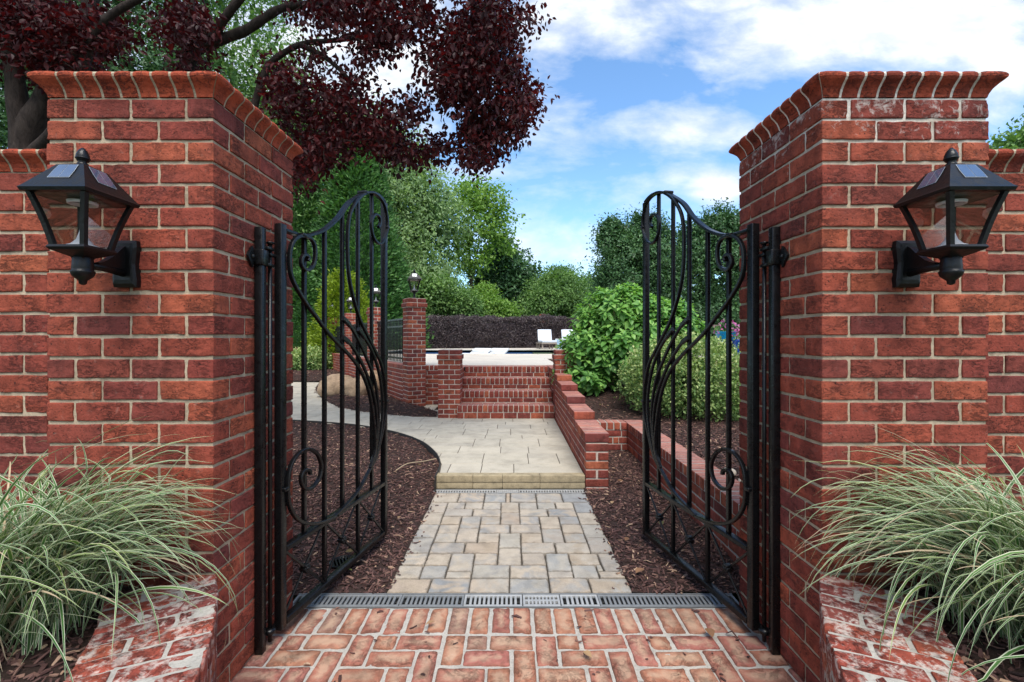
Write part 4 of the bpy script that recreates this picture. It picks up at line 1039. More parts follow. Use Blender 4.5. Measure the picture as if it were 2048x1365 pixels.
# ------------------------------------------------------------------ wrought-iron gates
HX, HYY = -1.015, 2.008; GDX, GDY = 0.191, 0.946; GL_ = sqrt(GDX**2+GDY**2); GDX /= GL_; GDY /= GL_; GW = GL_
def leafpt(px, py):
    k = (px-CX)/FPX; u = (k*HYY-HX)/(GDX-k*GDY); D = HYY+u*GDY
    return (u, EYE+(HY-py)*D/FPX)
def c3(L): return [leafpt(500+x/2.73, 350+y/2.73) for x, y in L]
def c6(L): return [leafpt(600+x/2.73, 600+y/2.73) for x, y in L]
def c4(L): return [leafpt(500+x/2.65, 850+y/2.65) for x, y in L]
def sweep(mb, P, w, d, y0=0.0, mat=0, smooth=False, taper=None):
    P = np.asarray(P, float); T = np.gradient(P, axis=0); T /= np.linalg.norm(T, axis=1, keepdims=True)+1e-12
    Nn = np.column_stack([-T[:, 1], T[:, 0]]); n = len(P); V = []
    ws = np.full(n, w/2) if taper is None else np.asarray(taper)*w/2
    c = min(w, d)*0.18
    prof = [(-1, -d/2+c, 1), (-1, d/2-c, 1), (-1+2*c/w, d/2, 1), (1-2*c/w, d/2, 1), (1, d/2-c, 1), (1, -d/2+c, 1), (1-2*c/w, -d/2, 1), (-1+2*c/w, -d/2, 1)]
    for a, yy, _ in prof:
        q = P+Nn*(a*ws)[:, None]; V.append(np.column_stack([q[:, 0], np.full(n, y0+yy), q[:, 1]]))
    V = np.concatenate(V); F = []
    for i in range(n-1):
        for k in range(8): F.append([k*n+i, k*n+i+1, ((k+1) % 8)*n+i+1, ((k+1) % 8)*n+i])
    F += [[k*n for k in range(8)], [k*n+n-1 for k in range(8)][::-1]]
    mb.add(V, F, mat, smooth)
IR = M['iron']
TOPC = spline(np.array([(0.02, 1.800), (0.075, 1.800), (0.138, 1.803), (0.222, 1.826), (0.328, 1.878), (0.444, 1.967), (0.536, 2.065), (0.653, 2.145), (0.736, 2.190), (0.838, 2.216), (0.905, 2.216), (0.962, 2.200)])*[GW/0.965, 1], 8)
def gate():
    t = thing('iron_gate', 'open black iron gate leaf on the pillar under the purple-leaved tree', 'gate', (HX, HYY, 0), atan2(GDY, GDX), 'pair of open wrought iron gates')
    def part(name, f):
        b = MB(); f(b); return b.build(name, IR, t)
    part('hinge_stile', lambda b: b.box((-0.018, -0.018, 0.045), (0.018, 0.018, 1.822), 0, 0.003))
    part('end_stile', lambda b: b.box((GW-0.017, -0.017, 0.05), (GW+0.017, 0.017, 2.196), 0, 0.003))
    part('bottom_rail', lambda b: b.box((0.022, -0.018, 0.052), (GW-0.02, 0.018, 0.082), 0, 0.003))
    part('middle_rail', lambda b: b.box((0.022, -0.018, 0.375), (GW-0.02, 0.018, 0.399), 0, 0.003))
    part('top_rail', lambda b: sweep(b, TOPC, 0.014, 0.034))
    ztop = lambda u: float(np.interp(u, TOPC[:, 0], TOPC[:, 1]))-0.006
    for k in range(1, 6):
        u = GW*k/6; zb = 0.08 if k % 2 == 0 else 0.392
        part('bar', lambda b: b.box((u-0.0095, -0.0095, zb), (u+0.0095, 0.0095, ztop(u)), 0, 0.002))
    S1 = c3([(683, 287), (692, 275), (694, 255), (688, 230), (670, 217), (655, 228), (645, 255), (645, 290), (652, 330), (668, 362), (690, 377), (712, 362), (728, 320), (734, 275), (731, 230), (720, 175), (700, 135), (670, 105), (640, 96), (612, 103), (580, 126), (550, 165), (528, 212), (517, 270), (513, 340), (513, 420), (516, 500), (523, 570), (537, 640), (556, 710), (582, 790), (610, 850), (640, 910), (670, 970), (695, 1020), (713, 1090), (722, 1160), (726, 1235)])
    S1 += c6([(451, 620), (432, 720), (400, 850), (350, 950), (300, 1040), (240, 1110), (180, 1170)])+c4([(440, 480), (390, 505), (340, 520), (300, 523), (250, 511), (213, 478), (187, 425), (178, 360), (179, 300), (187, 240), (206, 190), (236, 152), (270, 132), (300, 130), (335, 152), (355, 200), (355, 250), (340, 295), (310, 330), (285, 340), (262, 328), (250, 300), (250, 270), (262, 245), (283, 237), (297, 247), (298, 262)])
    part('scroll', lambda b: sweep(b, spline(np.array(S1), 5), 0.015, 0.020, -0.021))
    S2 = c3([(293, 470), (297, 455), (288, 440), (272, 440), (260, 458), (258, 485), (268, 508), (290, 520), (315, 508), (330, 475), (335, 430), (330, 385), (312, 352), (285, 337), (255, 336), (228, 348), (207, 377), (195, 420), (193, 480), (199, 540), (217, 590), (245, 640), (290, 710), (340, 775), (395, 850), (450, 910), (500, 960), (545, 1010), (580, 1060), (610, 1120), (630, 1180), (645, 1250)])+c6([(382, 637), (390, 710), (393, 780), (388, 850), (365, 915)])
    part('scroll', lambda b: sweep(b, spline(np.array(S2), 5), 0.015, 0.020, -0.021))
    for L in ([(215, 100), (260, 150), (310, 240), (350, 330), (385, 420), (404, 520), (412, 620), (408, 720), (395, 820), (375, 895)],
              [(215, 205), (255, 240), (300, 310), (335, 380), (370, 470), (393, 560), (402, 660), (401, 740), (390, 830), (368, 905)],
              [(300, 160), (340, 215), (380, 290), (410, 380), (428, 480), (435, 580), (429, 680), (415, 770), (396, 850), (372, 905)]):
        P = spline(np.array(c6(L)), 5); n = len(P); tp = np.where(np.arange(n) < n*0.10, 1.7, 1.0)
        part('leaf_bar', lambda b: sweep(b, P, 0.015, 0.018, -0.021, taper=tp))
    for k in range(3):
        a, c = GW*(2*k)/6+(0.02 if k == 0 else 0.006), GW*(2*k+2)/6-(0.02 if k == 2 else 0.006); z0, z1 = 0.078, 0.378
        part('cross_bar', lambda b: sweep(b, [(a, z0), ((a+c)/2, (z0+z1)/2), (c, z1)], 0.011, 0.010, 0.005))
        part('cross_bar', lambda b: sweep(b, [(a, z1), ((a+c)/2, (z0+z1)/2), (c, z0)], 0.011, 0.010, -0.005))
        b = MB(); x, z = (a+c)/2, (z0+z1)/2
        for i in range(6):
            an = i*pi/3; rough_boxes(b, [(x+0.013*cos(an), 0, z+0.013*sin(an))], [(0.008, 0.019, 0.008)], 0, 0, (4, 4, 4), 0.006, 0.006, 0)
        rough_boxes(b, [(x, 0, z)], [(0.009, 0.024, 0.009)], 0, 0, (4, 4, 4), 0.007, 0.007, 0)
        b.build('rosette', IR, t)
    for (p, dz) in ((c3([(612, 97)])[0], 0), (c3([(268, 330)])[0], 0), (c3([(733, 288)])[0], 0), (c3([(729, 1235)])[0], 0), (c4([(163, 340)])[0], 0)):
        part('collar', lambda b: b.box((p[0]-0.014, -0.034, p[1]-0.008), (p[0]+0.014, 0.024, p[1]+0.008), 0, 0.003))
    return t
G1 = gate()
G2 = copy_tree(G1); G2.location = (1.062, 2.008, 0); G2.rotation_euler.z = atan2(0.982, -0.200); G2['label'] = 'open black iron gate leaf on the lime-stained pillar, green shrubs behind it'
# the right leaf carries its scrolls on the other face
for o in list(bpy.data.objects):
    if o.parent == G2 and o.name.split('.')[0] in ('scroll', 'leaf_bar', 'collar'): o.location.y = 0.042 if o.name.split('.')[0] != 'collar' else 0.010
def hinge_post(hx, s, label):
    t = thing('hinge_post', label, 'post', (hx+s*0.036, 1.915, 0), 0, 'black posts carrying the gate hinges')
    b = MB(); b.box((-0.017, -0.016, 0.003), (0.017, 0.016, 1.785), 0, 0.003); b.build('post', IR, t)
    rx, ry = -s*0.017, 0.046
    b = MB(); tube(b, [(rx, ry, 0.02), (rx, ry, 1.725)], 0.0085, 10)
    lathe(b, [(0.010, 1.722), (0.017, 1.727), (0.018, 1.732), (0.004, 1.735)], 14, c=(rx, ry, 0)); b.build('hinge_rod', IR, t)
    for z in (1.702, 1.632):
        b = MB(); b.box((rx-0.012, 0.015, z-0.007), (rx+0.012, ry+0.016, z+0.007), 0, 0.004); b.build('hinge_lug', IR, t)
    b = MB(); b.box((-0.026, -0.024, 1.625), (0.026, 0.022, 1.69), 0, 0.004); lathe(b, [(0.010, 0), (0.011, 0.006), (0.004, 0.012)], 8, c=(0, 0, 1.69)); b.build('hinge_block', IR, t)
    b = MB(); b.box((rx-0.011, ry-0.012, 1.671), (rx+0.011, 0.125, 1.685), 0, 0.004); b.build('hinge_strap', IR, t)
    lathe_b = MB(); lathe(lathe_b, [(0.010, 0.052), (0.022, 0.056), (0.024, 0.066), (0.022, 0.074), (0.010, 0.078)], 14, c=(rx, ry, 0)); lathe_b.box((rx-0.008, ry, 0.056), (rx+0.008, 0.10, 0.072), 0, 0.003); lathe_b.build('bottom_pivot', IR, t)
    # three-lobed end of the bracket, lying on the pillar face
    b = MB(); x0 = s*0.0165
    lob = [(0, 0), (0.012, 0.016), (0.020, 0.020), (0.016, 0.030), (0.022, 0.044), (0.030, 0.038), (0.040, 0.024), (0.050, 0.012), (0.058, 0.0)]
    P = [(-y-0.018, 1.655+z) for y, z in lob]+[(-y-0.018, 1.655-z) for y, z in lob[::-1][1:-1]]
    m = len(P); V = [(x0, y, z) for y, z in P]+[(x0-s*0.010, y, z) for y, z in P]
    b.add(np.array(V), [list(range(m)), list(range(m, 2*m))[::-1]]+[[i, (i+1) % m, m+(i+1) % m, m+i] for i in range(m)], 0)
    rough_boxes(b, [(x0-s*0.012, -0.044, 1.655)], [(0.006, 0.008, 0.008)], 0, 0, (4, 4, 4), 0.005, 0.005, 0)
    b.build('bracket', IR, t)
hinge_post(-1.017, -1, 'slim black hinge post fixed to the pillar under the purple-leaved tree')
hinge_post(1.066, 1, 'slim black hinge post fixed to the lime-stained pillar')

# ------------------------------------------------------------------ foliage
def unit(v): return v/(np.linalg.norm(v, axis=-1, keepdims=True)+1e-12)
def rnd(n): return unit(RNG.normal(size=(n, 3)))
def leaves(mb, P, D, Nn, L, W, tone, mat=0, big=False, fold=0.25, droop=0.25):
    n = len(P); D = unit(D); S = unit(np.cross(D, Nn)); U = np.cross(S, D)
    L = np.broadcast_to(np.asarray(L, float), (n,))[:, None]; W = np.broadcast_to(np.asarray(W, float), (n,))[:, None]
    tone = np.broadcast_to(np.asarray(tone, float), (n,))
    if not big:
        V = np.stack([P, P+D*L*0.45+S*W+U*W*fold, P+D*L-U*L*droop*0.4, P+D*L*0.45-S*W+U*W*fold], 1); k = 4
        F = np.array([[0, 1, 2], [0, 2, 3]])
        mb.add(V.reshape(-1, 3), (F[None]+(np.arange(n)*k)[:, None, None]).reshape(-1, 3), mat, False, np.repeat(tone, k)); return
    def pt(f, w, up): return P+D*L*f+S*W*w+U*(W*abs(w)*fold-L*droop*f*f)
    V = np.stack([P, pt(.22, .72, 0), pt(.22, 0, 0), pt(.22, -.72, 0), pt(.5, 1, 0), pt(.5, 0, 0), pt(.5, -1, 0), pt(.8, .55, 0), pt(.8, 0, 0), pt(.8, -.55, 0), pt(1.0, 0, 0)], 1); k = 11
    T = np.array([[0, 1, 2], [0, 2, 3], [7, 10, 8], [8, 10, 9]]); Q = np.array([[1, 4, 5, 2], [2, 5, 6, 3], [4, 7, 8, 5], [5, 8, 9, 6]])
    o = (np.arange(n)*k)[:, None, None]
    b0 = mb.n
    mb.add(V.reshape(-1, 3), (T[None]+o).reshape(-1, 3), mat, False, np.repeat(tone, k))
    mb.F.append(((Q[None]+o).reshape(-1, 4)+b0, mat, False))
def shell_points(lumps, n, lo=0.6, hi=1.02, up=-0.9):
    w = np.array([l[1][0]*l[1][1]+l[1][1]*l[1][2]+l[1][0]*l[1][2] for l in lumps]); k = RNG.choice(len(lumps), n, p=w/w.sum())
    d = rnd(n); bad = d[:, 2] < up; d[bad, 2] *= -1
    f = lo+(hi-lo)*RNG.random(n)**0.6
    c = np.array([l[0] for l in lumps])[k]; r = np.array([l[1] for l in lumps])[k]
    P = c+d*r*f[:, None]
    f2 = 1+0.20*vnoise(P*0.9+5)+0.07*vnoise(P*2.7+9)
    P = c+d*r*(f*f2)[:, None]
    return P, unit(d/r)
def crown_mesh(name, mat, parent, lumps, nclump, per, cr, L, W, upn=0.6, outd=0.5, sag=0.15, lo=0.55, big=False, flat=0.7, zmin=None, tonevar=0.22, core=None, droop=0.25, tipbright=0.0):
    mb = MB()
    C, O = shell_points(lumps, nclump, lo)
    n = nclump*per; idx = np.repeat(np.arange(nclump), per)
    off = RNG.normal(size=(n, 3))*cr*np.array([1, 1, flat])*RNG.uniform(0.6, 1.3, nclump)[idx][:, None]
    P = C[idx]+off
    o = O[idx]
    D = unit(o*outd+rnd(n)*0.8+np.array([0, 0, -sag]))
    Nn = unit(np.array([0, 0, upn])+o*0.5+rnd(n)*0.55)
    tone = np.clip(0.5+RNG.normal(0, tonevar, nclump)[idx]+RNG.normal(0, 0.12, n), 0.02, 0.98)
    if zmin is not None: 
        k = P[:, 2] > zmin; P, D, Nn, tone = P[k], D[k], Nn[k], tone[k]
    n = len(P)
    leaves(mb, P, D, Nn, L*RNG.uniform(0.6, 1.25, n), W*RNG.uniform(0.7, 1.2, n), tone, 0, big, droop=droop)
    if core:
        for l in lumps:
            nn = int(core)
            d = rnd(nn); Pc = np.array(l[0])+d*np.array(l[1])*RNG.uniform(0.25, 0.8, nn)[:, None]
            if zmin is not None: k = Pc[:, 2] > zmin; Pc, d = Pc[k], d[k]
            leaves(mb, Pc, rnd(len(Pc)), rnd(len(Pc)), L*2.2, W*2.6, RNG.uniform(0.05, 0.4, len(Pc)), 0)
    return mb.build(name, mat, parent, use_tone=True)
def trunk_mesh(parent, base, top, r, lumps, bark, nb=6):
    b = MB(); base = np.array(base, float); top = np.array(top, float)
    P = [base+(top-base)*f+np.array([0.05*sin(f*5+base[0]), 0.05*cos(f*4), 0])*(top[2]-base[2])*0.15 for f in np.linspace(0, 1, 9)]
    tube(b, P, np.linspace(r, r*0.3, 9), 9)
    for i in range(nb):
        l = lumps[i % len(lumps)]; s = P[3+(i % 4)]; e = np.array(l[0])+rnd(1)[0]*np.array(l[1])*0.6; m = (s+e)/2+np.array([0, 0, 0.1*np.linalg.norm(e-s)])
        tube(b, spline(np.array([s, m, e]), 4), np.linspace(r*0.4, r*0.1, 9), 6)
    return b.build('trunk', bark, parent)
def tree(name, label, cat, base, lumps, lf, bark=None, r=0.2, top=None, group=None, nb=6, **kw):
    t = thing(name, label, cat, base, 0, group)
    b0 = np.array(base, float); L = [(np.array(c, float)-b0, np.array(rr, float)) for c, rr in lumps]
    if r: trunk_mesh(t, (0, 0, 0), (np.array(top, float)-b0) if top is not None else L[0][0], r, L, bark or M['bark2'], nb)
    crown_mesh('crown', lf, t, L, **kw); return t
def A(px, py, d): return at(px, py, d)
def E(px, py, d, wx, wz, wy=None):
    """ellipsoid lump measured in photograph pixels at distance d"""
    s = d/FPX; return (at(px, py, d), (wx*s, (wy or wx)*s, wz*s))
GB = 'garden trees beyond the pool'
# conifer screen and golden conifer
def conifer(label, px, d, pytop, wpx, lf, group, n, per, L, W, z0=0.2, power=0.75):
    top = at(px, pytop, d); H = top[2]-z0; R = wpx*d/FPX/2
    t = thing('conifer_tree', label, 'conifer', (top[0], d, z0), 0, group)
    b = MB(); tube(b, [(0, 0, 0), (0.05, 0, H*0.5), (0, 0, H*0.95)], [R*0.09, R*0.06, 0.01], 8); b.build('trunk', M['bark2'], t)
    mb = MB(); f = RNG.random(n)**1.25; a = RNG.uniform(0, 2*pi, n)
    r = R*(1-f)**power*np.minimum(1, 0.75+f*3)*(1+0.13*np.sin(a*5+f*9)+0.10*np.sin(a*11-f*23))*RNG.uniform(0.72, 1.04, n)
    C = np.stack([r*np.cos(a), r*np.sin(a), 0.15+f*H], 1); O = np.stack([np.cos(a), np.sin(a), np.full(n, 0.55)], 1)
    idx = np.repeat(np.arange(n), per); m = n*per
    P = C[idx]+RNG.normal(size=(m, 3))*np.array([1, 1, 1.1])*L*0.9
    D = unit(O[idx]*0.8+rnd(m)*0.55); Nn = unit(O[idx]*0.6+rnd(m)*0.7+np.array([0, 0, 0.3]))
    leaves(mb, P, D, Nn, L*RNG.uniform(0.6, 1.3, m), W*RNG.uniform(0.7, 1.2, m), np.clip(0.5+RNG.normal(0, 0.22, n)[idx]+RNG.normal(0, 0.1, m), 0, 1))
    lathe(mb, [(R*0.5, 0.2), (R*0.62, H*0.15), (R*0.5, H*0.45), (R*0.25, H*0.75), (0.02, H*0.93)], 12)
    mb.build('crown', lf, t, use_tone=True); return t
conifer('tall dark green conifer just behind the second lamp pier', 715, 20.5, 262, 245, M['lf_conifer'], 'conifers behind the pool fence', 3200, 15, 0.20, 0.05)
conifer('tall dark green conifer half hidden by the hinge side of the open gate', 585, 21.5, 215, 250, M['lf_conifer'], 'conifers behind the pool fence', 2600, 14, 0.22, 0.055)
conifer('bright golden conifer behind the third lamp pier', 688, 16.2, 560, 125, M['lf_gold'], None, 1100, 14, 0.12, 0.035, 0.2, 0.42)
conifer('small dark green conifer beside the golden one, against the pillar edge', 606, 18.0, 560, 95, M['lf_conifer'], 'conifers behind the pool fence', 700, 14, 0.14, 0.035, 0.2, 0.5)
# deciduous trees
tree('deciduous_tree', 'large feathery pale green tree behind the dark conifer, left of the yellow-green tree', 'tree', (A(790, 690, 28)[0], 28, 0.3),
     [E(790, 380, 28, 95, 130), E(860, 440, 27.5, 70, 90), E(720, 330, 28, 110, 110), E(850, 560, 26.5, 75, 60), E(770, 500, 27, 105, 100), E(690, 280, 29, 85, 70)], M['lf_light'], r=0.28, group=GB,
     nclump=1500, per=26, cr=0.36, L=0.26, W=0.055, sag=0.5, lo=0.45, core=500, flat=1.0)
tree('deciduous_tree', 'yellow-green tree with a slim pale trunk showing above the purple hedge', 'tree', (A(945, 690, 30)[0], 30, 0.7),
     [E(955, 440, 30, 62, 68), E(1000, 470, 30, 34, 46), E(905, 500, 29.5, 48, 55), E(940, 395, 30, 46, 36), E(950, 520, 29.2, 34, 35), E(985, 415, 30, 36, 40)], M['lf_bright'], r=0.16, top=A(938, 430, 30), group=GB,
     nclump=400, per=17, cr=0.34, L=0.27, W=0.085, lo=0.35, core=0)
tree('deciduous_tree', 'rounded dark green tree between the yellow-green tree and the open sky', 'tree', (A(1015, 690, 33)[0], 33, 0.7),
     [E(1010, 560, 33, 62, 70), E(975, 600, 32.5, 45, 60), E(1050, 590, 32.5, 38, 55), E(1000, 515, 33.5, 36, 36)], M['lf_dark'], r=0.2, group=GB,
     nclump=600, per=26, cr=0.34, L=0.24, W=0.08, lo=0.5, core=400)
SB = 'shrubs behind the purple hedge'
for (lab, lumps, lf, bx, d) in (
    ('dense mid-green shrub rising behind the hedge beside the nearest lamp pier', [E(880, 600, 25.5, 55, 42), E(850, 610, 25, 45, 48), E(925, 612, 25.2, 40, 32)], M['lf_mid'], 880, 25.5),
    ('lighter green shrub under the yellow-green tree', [E(965, 622, 26.5, 38, 30), E(1000, 628, 26.5, 30, 24), E(970, 598, 27, 18, 26)], M['lf_bright'], 975, 26.5),
    ('broad light green shrub mass behind the hedge over the white chaise', [E(1120, 590, 30, 66, 48), E(1085, 618, 29, 50, 36), E(1150, 612, 29.5, 42, 42), E(1120, 560, 31, 42, 28)], M['lf_mid'], 1120, 30)):
    tree('garden_shrub', lab, 'shrub', (A(bx, 690, d)[0], d, 0.7), lumps, lf, r=0.08, group=SB, nclump=700, per=24, cr=0.24, L=0.17, W=0.05, lo=0.55, core=400, zmin=0)
HT = 'dark holly trees beyond the planter'
tree('holly_tree', 'dark glossy green holly tree behind the big-leaved shrub, its edge against the sky', 'tree', (A(1275, 690, 16)[0], 16, 0.7),
     [E(1268, 560, 16, 78, 105), E(1225, 480, 16, 30, 48), E(1290, 475, 16.2, 52, 50), E(1225, 600, 15.6, 42, 80), E(1320, 560, 16, 60, 100), E(1268, 650, 15.6, 70, 60)], M['lf_dark'], r=0.16, group=HT,
     nclump=1500, per=26, cr=0.17, L=0.11, W=0.032, lo=0.55, core=900, flat=0.9, tonevar=0.2)
tree('holly_tree', 'dark glossy green holly tree seen through the hinge side of the open gate', 'tree', (A(1430, 690, 17)[0], 17, 0.7),
     [E(1430, 560, 17, 85, 120), E(1440, 465, 17, 52, 52), E(1385, 500, 17, 44, 60), E(1500, 500, 17, 60, 80), E(1420, 640, 16.6, 80, 70), E(1560, 580, 17.5, 80, 90)], M['lf_dark'], r=0.16, group=HT,
     nclump=1700, per=26, cr=0.18, L=0.115, W=0.034, lo=0.55, core=900, flat=0.9, tonevar=0.2)
tree('deciduous_tree', 'small leafy treetop peeping over the boundary wall beside the lime-stained pillar', 'tree', (A(2060, 690, 11)[0], 11, 0.0),
     [E(2040, 330, 11, 50, 85), E(2110, 300, 11, 70, 100), E(1985, 345, 11, 34, 50), E(2080, 420, 11, 110, 120)], M['lf_mid'], r=0.10, nclump=420, per=20, cr=0.18, L=0.12, W=0.035, lo=0.5, core=150)
BT = 'tall background trees behind the purple-leaved tree'
for (lab, px, d, s) in (('tall light green tree behind the purple-leaved trunk, at the photo edge', 40, 15.5, 1.0), ('tall light green tree seen through the purple branches above the lantern pillar', 270, 17.0, 1.0), ('tall light green tree rising behind the pillar cap and purple leaves', 470, 20.0, 1.0)):
    tree('deciduous_tree', lab, 'tree', (A(px, 690, d)[0], d, 0.1), [E(px, 120, d, 150, 150), E(px-90, 240, d, 110, 130), E(px+80, 210, d, 110, 120), E(px, -90, d, 150, 150), E(px+40, 380, d, 140, 130)], M['lf_dark'] if px < 300 else M['lf_mid'], r=0.22, group=BT,
         nclump=1100, per=24, cr=0.42, L=0.17, W=0.045, lo=0.35, core=250, flat=0.8)
FT = 'distant trees on the skyline'
for i, (lab, px, w, h) in enumerate((('low distant tree filling the skyline gap over the white chaise', 1150, 60, 125), ('low distant tree between the round dark tree and the skyline gap', 1085, 55, 118), ('low distant tree at the edge of the first holly tree', 1215, 70, 130))):
    c = A(px, 677, 48); tree('deciduous_tree', lab, 'tree', (c[0], 48, -0.05), [E(px, 677-h*0.55, 48, w, h*0.42), E(px-w*0.5, 677-h*0.4, 47.5, w*0.6, h*0.35), E(px+w*0.5, 677-h*0.4, 47.5, w*0.6, h*0.36)], M['lf_mid'], r=0.2, group=FT,
         nclump=420, per=22, cr=0.5, L=0.36, W=0.11, lo=0.5, core=200)
# purple hedge
def hedge():
    a = np.array([-6.6, 21.6]); e = np.array([10.5, 27.0]); L = np.linalg.norm(e-a); t = (e-a)/L; nn = np.array([t[1], -t[0]])   # towards the pool
    o = thing('purple_hedge', 'long clipped dark purple hedge behind the pool', 'hedge', (a[0], a[1], 0.72), atan2(t[1], t[0]))
    mb = MB(); hw, H = 0.75, 1.62
    n = 26000; u = RNG.random(n)
    per = 2*H+2*hw; s = RNG.random(n)*per
    x = u*L; y = np.where(s < H, -hw, np.where(s < H+2*hw, s-H-hw, hw)); z = np.where(s < H, s, np.where(s < H+2*hw, H, s-H-2*hw))
    bump_ = 0.17*vnoise(np.column_stack([x*0.9, y*1.2, z*1.2]))+0.12*vnoise(np.column_stack([x*3, y*3, z*3]))
    cy, cz = y/hw, (z-H*0.5)/(H*0.5)
    out = np.where((s < H)[:, None], np.array([0, -1, 0.25]), np.where((s < H+2*hw)[:, None], np.array([0, 0, 1.0]), np.array([0, 1, 0.25])))
    P = np.column_stack([x, y*0.96, z])+out*(bump_-0.04)[:, None]
    P[:, 2] = np.maximum(P[:, 2], 0.05)
    per_ = 4; idx = np.repeat(np.arange(n), per_); m = n*per_
    PP = P[idx]+RNG.normal(size=(m, 3))*0.055; D = unit(out[idx]*0.7+rnd(m)*0.8); Nn = unit(np.array([0, 0, 0.6])+rnd(m)*0.8+out[idx]*0.3)
    leaves(mb, PP, D, Nn, 0.075*RNG.uniform(0.6, 1.4, m), 0.024, np.clip(0.45+0.22*(z/H-0.5)[idx]+RNG.normal(0, 0.24, n)[idx]+RNG.normal(0, 0.15, m), 0, 1))
    sheet('', 0, L, -0.6, 0.6, 0.3, lambda x_, y_: 1.40+0.1*vnoise(np.column_stack([x_, y_, x_*0])), None, build=False, mb=mb)
    mb.box((0, -0.60, 0.0), (L, 0.60, 1.38))
    mb.build('foliage', M['lf_purple'], o, use_tone=True)
hedge()

# big-leaved shrub beside the stair
def big_shrub():
    base = np.array([1.72, 7.25, 0.62]); t = thing('leafy_shrub', 'big rounded shrub with large bright green leaves beside the stair', 'shrub', tuple(base))
    lumps = [(np.array([0.05, 0.0, 0.62]), np.array([0.92, 0.8, 0.66])), (np.array([0.02, 0.0, 1.05]), np.array([0.66, 0.6, 0.52])), (np.array([0.75, 0.0, 0.85]), np.array([0.62, 0.6, 0.50])), (np.array([-0.45, -0.1, 0.45]), np.array([0.5, 0.55, 0.42])), (np.array([0.55, 0.1, 0.70]), np.array([0.5, 0.55, 0.5])), (np.array([-0.62, -0.35, 0.10]), np.array([0.42, 0.35, 0.20]))]
    n = 950; C, O = shell_points(lumps, n, 0.55, 1.03, up=-0.75)
    k = C[:, 2] > -0.15; C, O = C[k], O[k]; n = len(C)
    st = MB(); mb = MB()
    for i in range(0, n, 2):
        s = np.array([RNG.normal(0, 0.08), RNG.normal(0, 0.08), -0.15]); e = C[i]
        tube(st, spline(np.array([s, s*0.5+e*0.5+np.array([0, 0, 0.10]), e]), 4), np.linspace(0.009, 0.003, 9), 5)
    st.build('stems', M['twig'], t)
    ax = unit(O*0.55+np.array([0, 0, 0.75])+rnd(n)*0.35)
    for ringi, (elev, ln, nl) in enumerate(((0.15, 0.125, 5), (0.55, 0.10, 4), (1.0, 0.06, 3), (-0.15, 0.13, 3))):
        for q in range(nl):
            ph = RNG.uniform(0, 2*pi, n) if q == 0 else ph+2*pi/nl+RNG.normal(0, 0.25, n)
            ref = unit(np.cross(ax, np.tile([1.0, 0.2, 0.1], (n, 1)))); bi = np.cross(ax, ref)
            rad = ref*np.cos(ph)[:, None]+bi*np.sin(ph)[:, None]
            D = unit(rad*cos(elev)+ax*sin(elev)+rnd(n)*0.22+np.array([0, 0, -0.12])); Nn = unit(ax+rnd(n)*0.25+np.array([0, 0, 0.3]))
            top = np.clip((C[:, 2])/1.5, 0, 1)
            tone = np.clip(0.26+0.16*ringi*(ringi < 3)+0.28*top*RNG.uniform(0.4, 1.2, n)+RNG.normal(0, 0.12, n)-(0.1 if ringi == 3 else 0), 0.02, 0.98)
            l = ln*RNG.uniform(0.7, 1.25, n)
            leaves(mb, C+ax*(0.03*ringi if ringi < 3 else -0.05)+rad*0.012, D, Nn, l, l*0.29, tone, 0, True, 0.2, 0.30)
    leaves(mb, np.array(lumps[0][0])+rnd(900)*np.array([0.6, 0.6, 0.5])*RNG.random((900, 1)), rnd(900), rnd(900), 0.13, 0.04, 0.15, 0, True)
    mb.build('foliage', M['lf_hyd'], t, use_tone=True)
big_shrub()
def mound(name, label, cat, base, R, H, n, per, L, W, lf, group=None):
    t = thing(name, label, cat, base, 0, group)
    lumps = [(np.array([0, 0, H*0.48]), np.array([R, R, H*0.52])), (np.array([R*0.35, -R*0.2, H*0.45]), np.array([R*0.75, R*0.75, H*0.5])), (np.array([-R*0.4, 0, H*0.42]), np.array([R*0.7, R*0.7, H*0.46]))]
    b = MB()
    for i in range(14): tube(b, spline(np.array([(0, 0, -0.05), tuple(rnd(1)[0]*[R*.4, R*.4, 0]+[0, 0, H*.3]), tuple(rnd(1)[0]*[R*.7, R*.7, H*.2]+[0, 0, H*.6])]), 3), np.linspace(0.012, 0.004, 7), 5)
    b.build('stems', M['bark2'], t)
    C, O = shell_points(lumps, n, 0.62, 1.02); k = C[:, 2] > 0.03; C, O = C[k], O[k]; n = len(C); idx = np.repeat(np.arange(n), per); m = n*per
    P = C[idx]+RNG.normal(size=(m, 3))*L*0.8; D = unit(O[idx]*0.6+rnd(m)*0.7+np.array([0, 0, 0.15])); Nn = unit(O[idx]*0.5+rnd(m)*0.6+np.array([0, 0, 0.6]))
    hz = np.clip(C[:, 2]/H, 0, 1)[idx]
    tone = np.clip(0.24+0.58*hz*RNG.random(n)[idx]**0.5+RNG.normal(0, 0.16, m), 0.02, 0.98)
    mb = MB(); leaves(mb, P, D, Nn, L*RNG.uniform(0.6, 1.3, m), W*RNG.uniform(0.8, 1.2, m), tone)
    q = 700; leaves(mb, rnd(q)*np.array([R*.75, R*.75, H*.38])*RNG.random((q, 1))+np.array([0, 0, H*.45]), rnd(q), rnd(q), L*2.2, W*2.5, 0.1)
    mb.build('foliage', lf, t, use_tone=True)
mound('variegated_shrub', 'rounded cream-and-green variegated shrub behind the planter wall', 'shrub', (2.30, 5.95, 0.33), 0.80, 1.03, 2600, 7, 0.042, 0.014, M['lf_var'])
mound('variegated_shrub', 'small variegated mound in the far mulch bed before the low garden wall', 'shrub', (-6.75, 15.2, 0.25), 0.75, 0.72, 900, 6, 0.08, 0.026, M['lf_var'])

